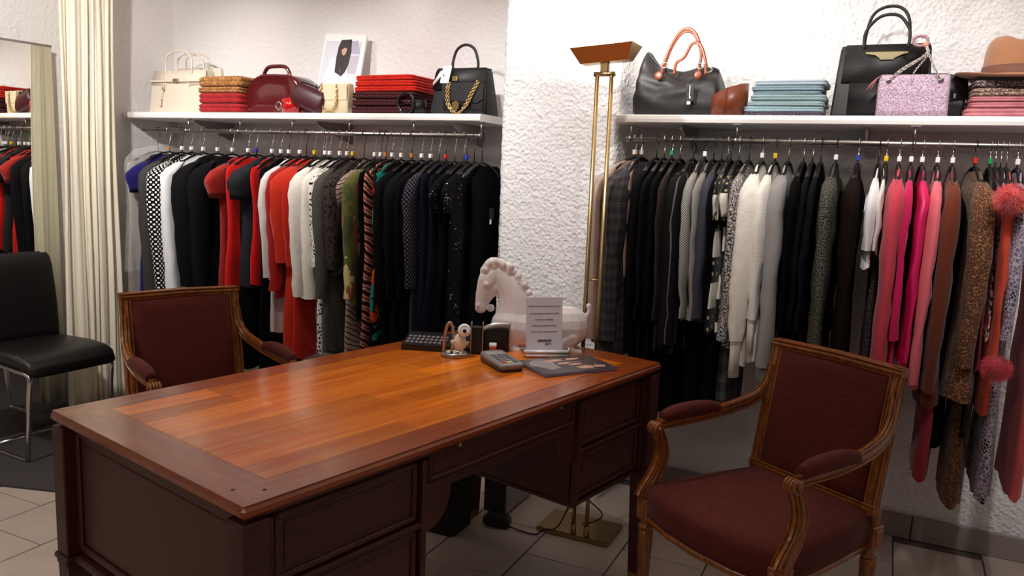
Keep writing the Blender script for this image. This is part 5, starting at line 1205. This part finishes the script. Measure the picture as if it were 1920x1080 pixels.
# keypad device
kp = atz(800, 652, ZD); kd = empty('desk_telephone', (DK(1.20, .60).x, DK(1.20, .60).y, ZD), 0, 'low black desk telephone with rows of grey keys', 'telephone')
a_, b_ = atz(752, 656, ZD), atz(850, 662, ZD); ax = (b_-a_).normalized(); L_ = .24
kd.location = (a_+ax*L_/2+Vector((-ax.y, ax.x, 0))*.075); kd.rotation_euler = (0, 0, atan2(ax.y, ax.x))
mb = MB(); mb.prism([(-.072, 0), (.072, 0), (.072, .034), (.05, .038), (-.072, .020)], -L_/2, L_/2, 'x'); mb.build('body', M_BLK, kd)
for c_ in range(9):
    for r in range(3):
        mb = MB(); mb.M = Matrix.Translation((-.105+.0155*c_, -.052+.026*r, .0245+.0041*r)) @ Matrix.Rotation(radians(8.4), 4, 'X'); mb.box(0, 0, 0, .0105, .014, .005, .0012); mb.build('key', plain('grey_key_top', (120, 116, 120), .5) if c_+r == 0 else bpy.data.materials['grey_key_top'], kd)
mb = MB(); mb.M = Matrix.Translation((.075, .0, .0315)) @ Matrix.Rotation(radians(8.4), 4, 'X'); mb.box(0, 0, 0, .06, .05, .004, .001); mb.build('display', plain('dark_display', (40, 42, 60), .1), kd)
# bird figurine on chrome base with loop
fo_ = atz(853, 668, ZD); fg = empty('bird_figurine', (fo_.x, fo_.y, ZD), atan2(.434, .9), 'small white bird figurine on oval chrome base with metal loop', 'figurine')
mb = MB(); mb.loft([[(cos(2*pi*k/28)*.046*r, sin(2*pi*k/28)*.034*r, z) for k in range(28)] for r, z in ((.96, 0), (1, .003), (1, .010), (.93, .014), (.82, .0145), (.80, .010))]); mb.build('base', M_STEEL, fg)
mb = MB(); mb.tube(bez([(-.036, 0, .010), (-.036, 0, .05), (-.030, 0, .092), (-.020, 0, .110), (-.010, 0, .095), (-.006, -.004, .06), (-.012, -.006, .010)], 5), .0032, 8, .0055); mb.build('loop', plain('rosy_steel', (190, 168, 160), .25, 1), fg)
M_FIG = plain('ivory_resin', (232, 222, 204), .35)
mb = MB(); mb.ball((.014, 0, .046), .026, 14, 10, .85, .8, 1.15); mb.build('body', M_FIG, fg)
mb = MB(); mb.M = Matrix.Translation((.028, -.008, .088)) @ Matrix.Rotation(radians(70), 4, 'X') @ Matrix.Rotation(radians(8), 4, 'Y'); mb.lathe([(.006, .016), (.018, .014), (.0215, .004), (.020, -.008), (.010, -.014)], 20); mb.tube([(cos(2*pi*k/20)*.0135, sin(2*pi*k/20)*.0135, .0155) for k in range(20)], .0022, 6, closed=True); mb.build('head', M_WHT, fg)
mb = MB(); mb.ball((.030, -.025, .090), .0065, 10, 6); mb.build('eye', M_BLK, fg)
for dx, dz in ((-.010, .052), (.038, .050)):
    mb = MB(); mb.tube([(dx*.6+.006, -.008, dz), (dx, -.014, dz-.004), (dx*1.15, -.018, dz+.004)], [.007, .006, .003], 8); mb.build('wing', M_FIG, fg)
for dx in (.004, .024):
    mb = MB(); mb.tube([(dx, -.006, .026), (dx-.004, -.014, .0145), (dx-.006, -.026, .0145)], [.004, .005, .003], 8); mb.build('foot', M_FIG, fg)
# pen box and tape behind the figurine
pb = atz(893, 664, ZD); bx = empty('pen_box', (pb.x, pb.y, ZD), atan2(.434, .9), 'upright black box with silver edges beside the horse', 'desk organiser')
mb = MB(); mb.box(0, .012, .046, .034, .030, .090, .002); mb.build('box_body', M_BLKM, bx)
for xx in (-.019, .019):
    mb = MB(); mb.box(xx, .012, .053, .004, .034, .104, .001); mb.build('side_plate', M_STEEL, bx)
sd_ = atz(888, 640, ZD)
sc2 = empty('tape_dispenser', (pb.x+.02, pb.y+.075, ZD), atan2(.434, .9), 'silver curved tape dispenser partly hidden behind the black box', 'tape dispenser')
mb = MB(); mb.prism([(-.05, .0), (.055, .0), (.055, .070), (.02, .078), (-.02, .072), (-.05, .045)], -.014, .014, 'y'); mb.build('dispenser_body', M_BLK, sc2)
mb = MB(); mb.tube(bez([(-.056, 0, .040), (-.03, 0, .066), (0, 0, .080), (.03, 0, .083), (.058, 0, .082)], 4), .0035, 6, .016); mb.build('top_strip', M_STEEL, sc2)

ob = empty('sticky_note_box', (pb.x+.045, pb.y+.030, ZD), atan2(.434, .9), 'small orange and white box tucked between black box and horse', 'box')
mb = MB(); mb.box(0, 0, .014, .022, .03, .028, .002); mb.build('carton', plain('orange_card', (200, 90, 50), .5), ob)
mb = MB(); mb.box(0, 0, .032, .024, .032, .008, .001); mb.build('lid', M_WHT, ob)
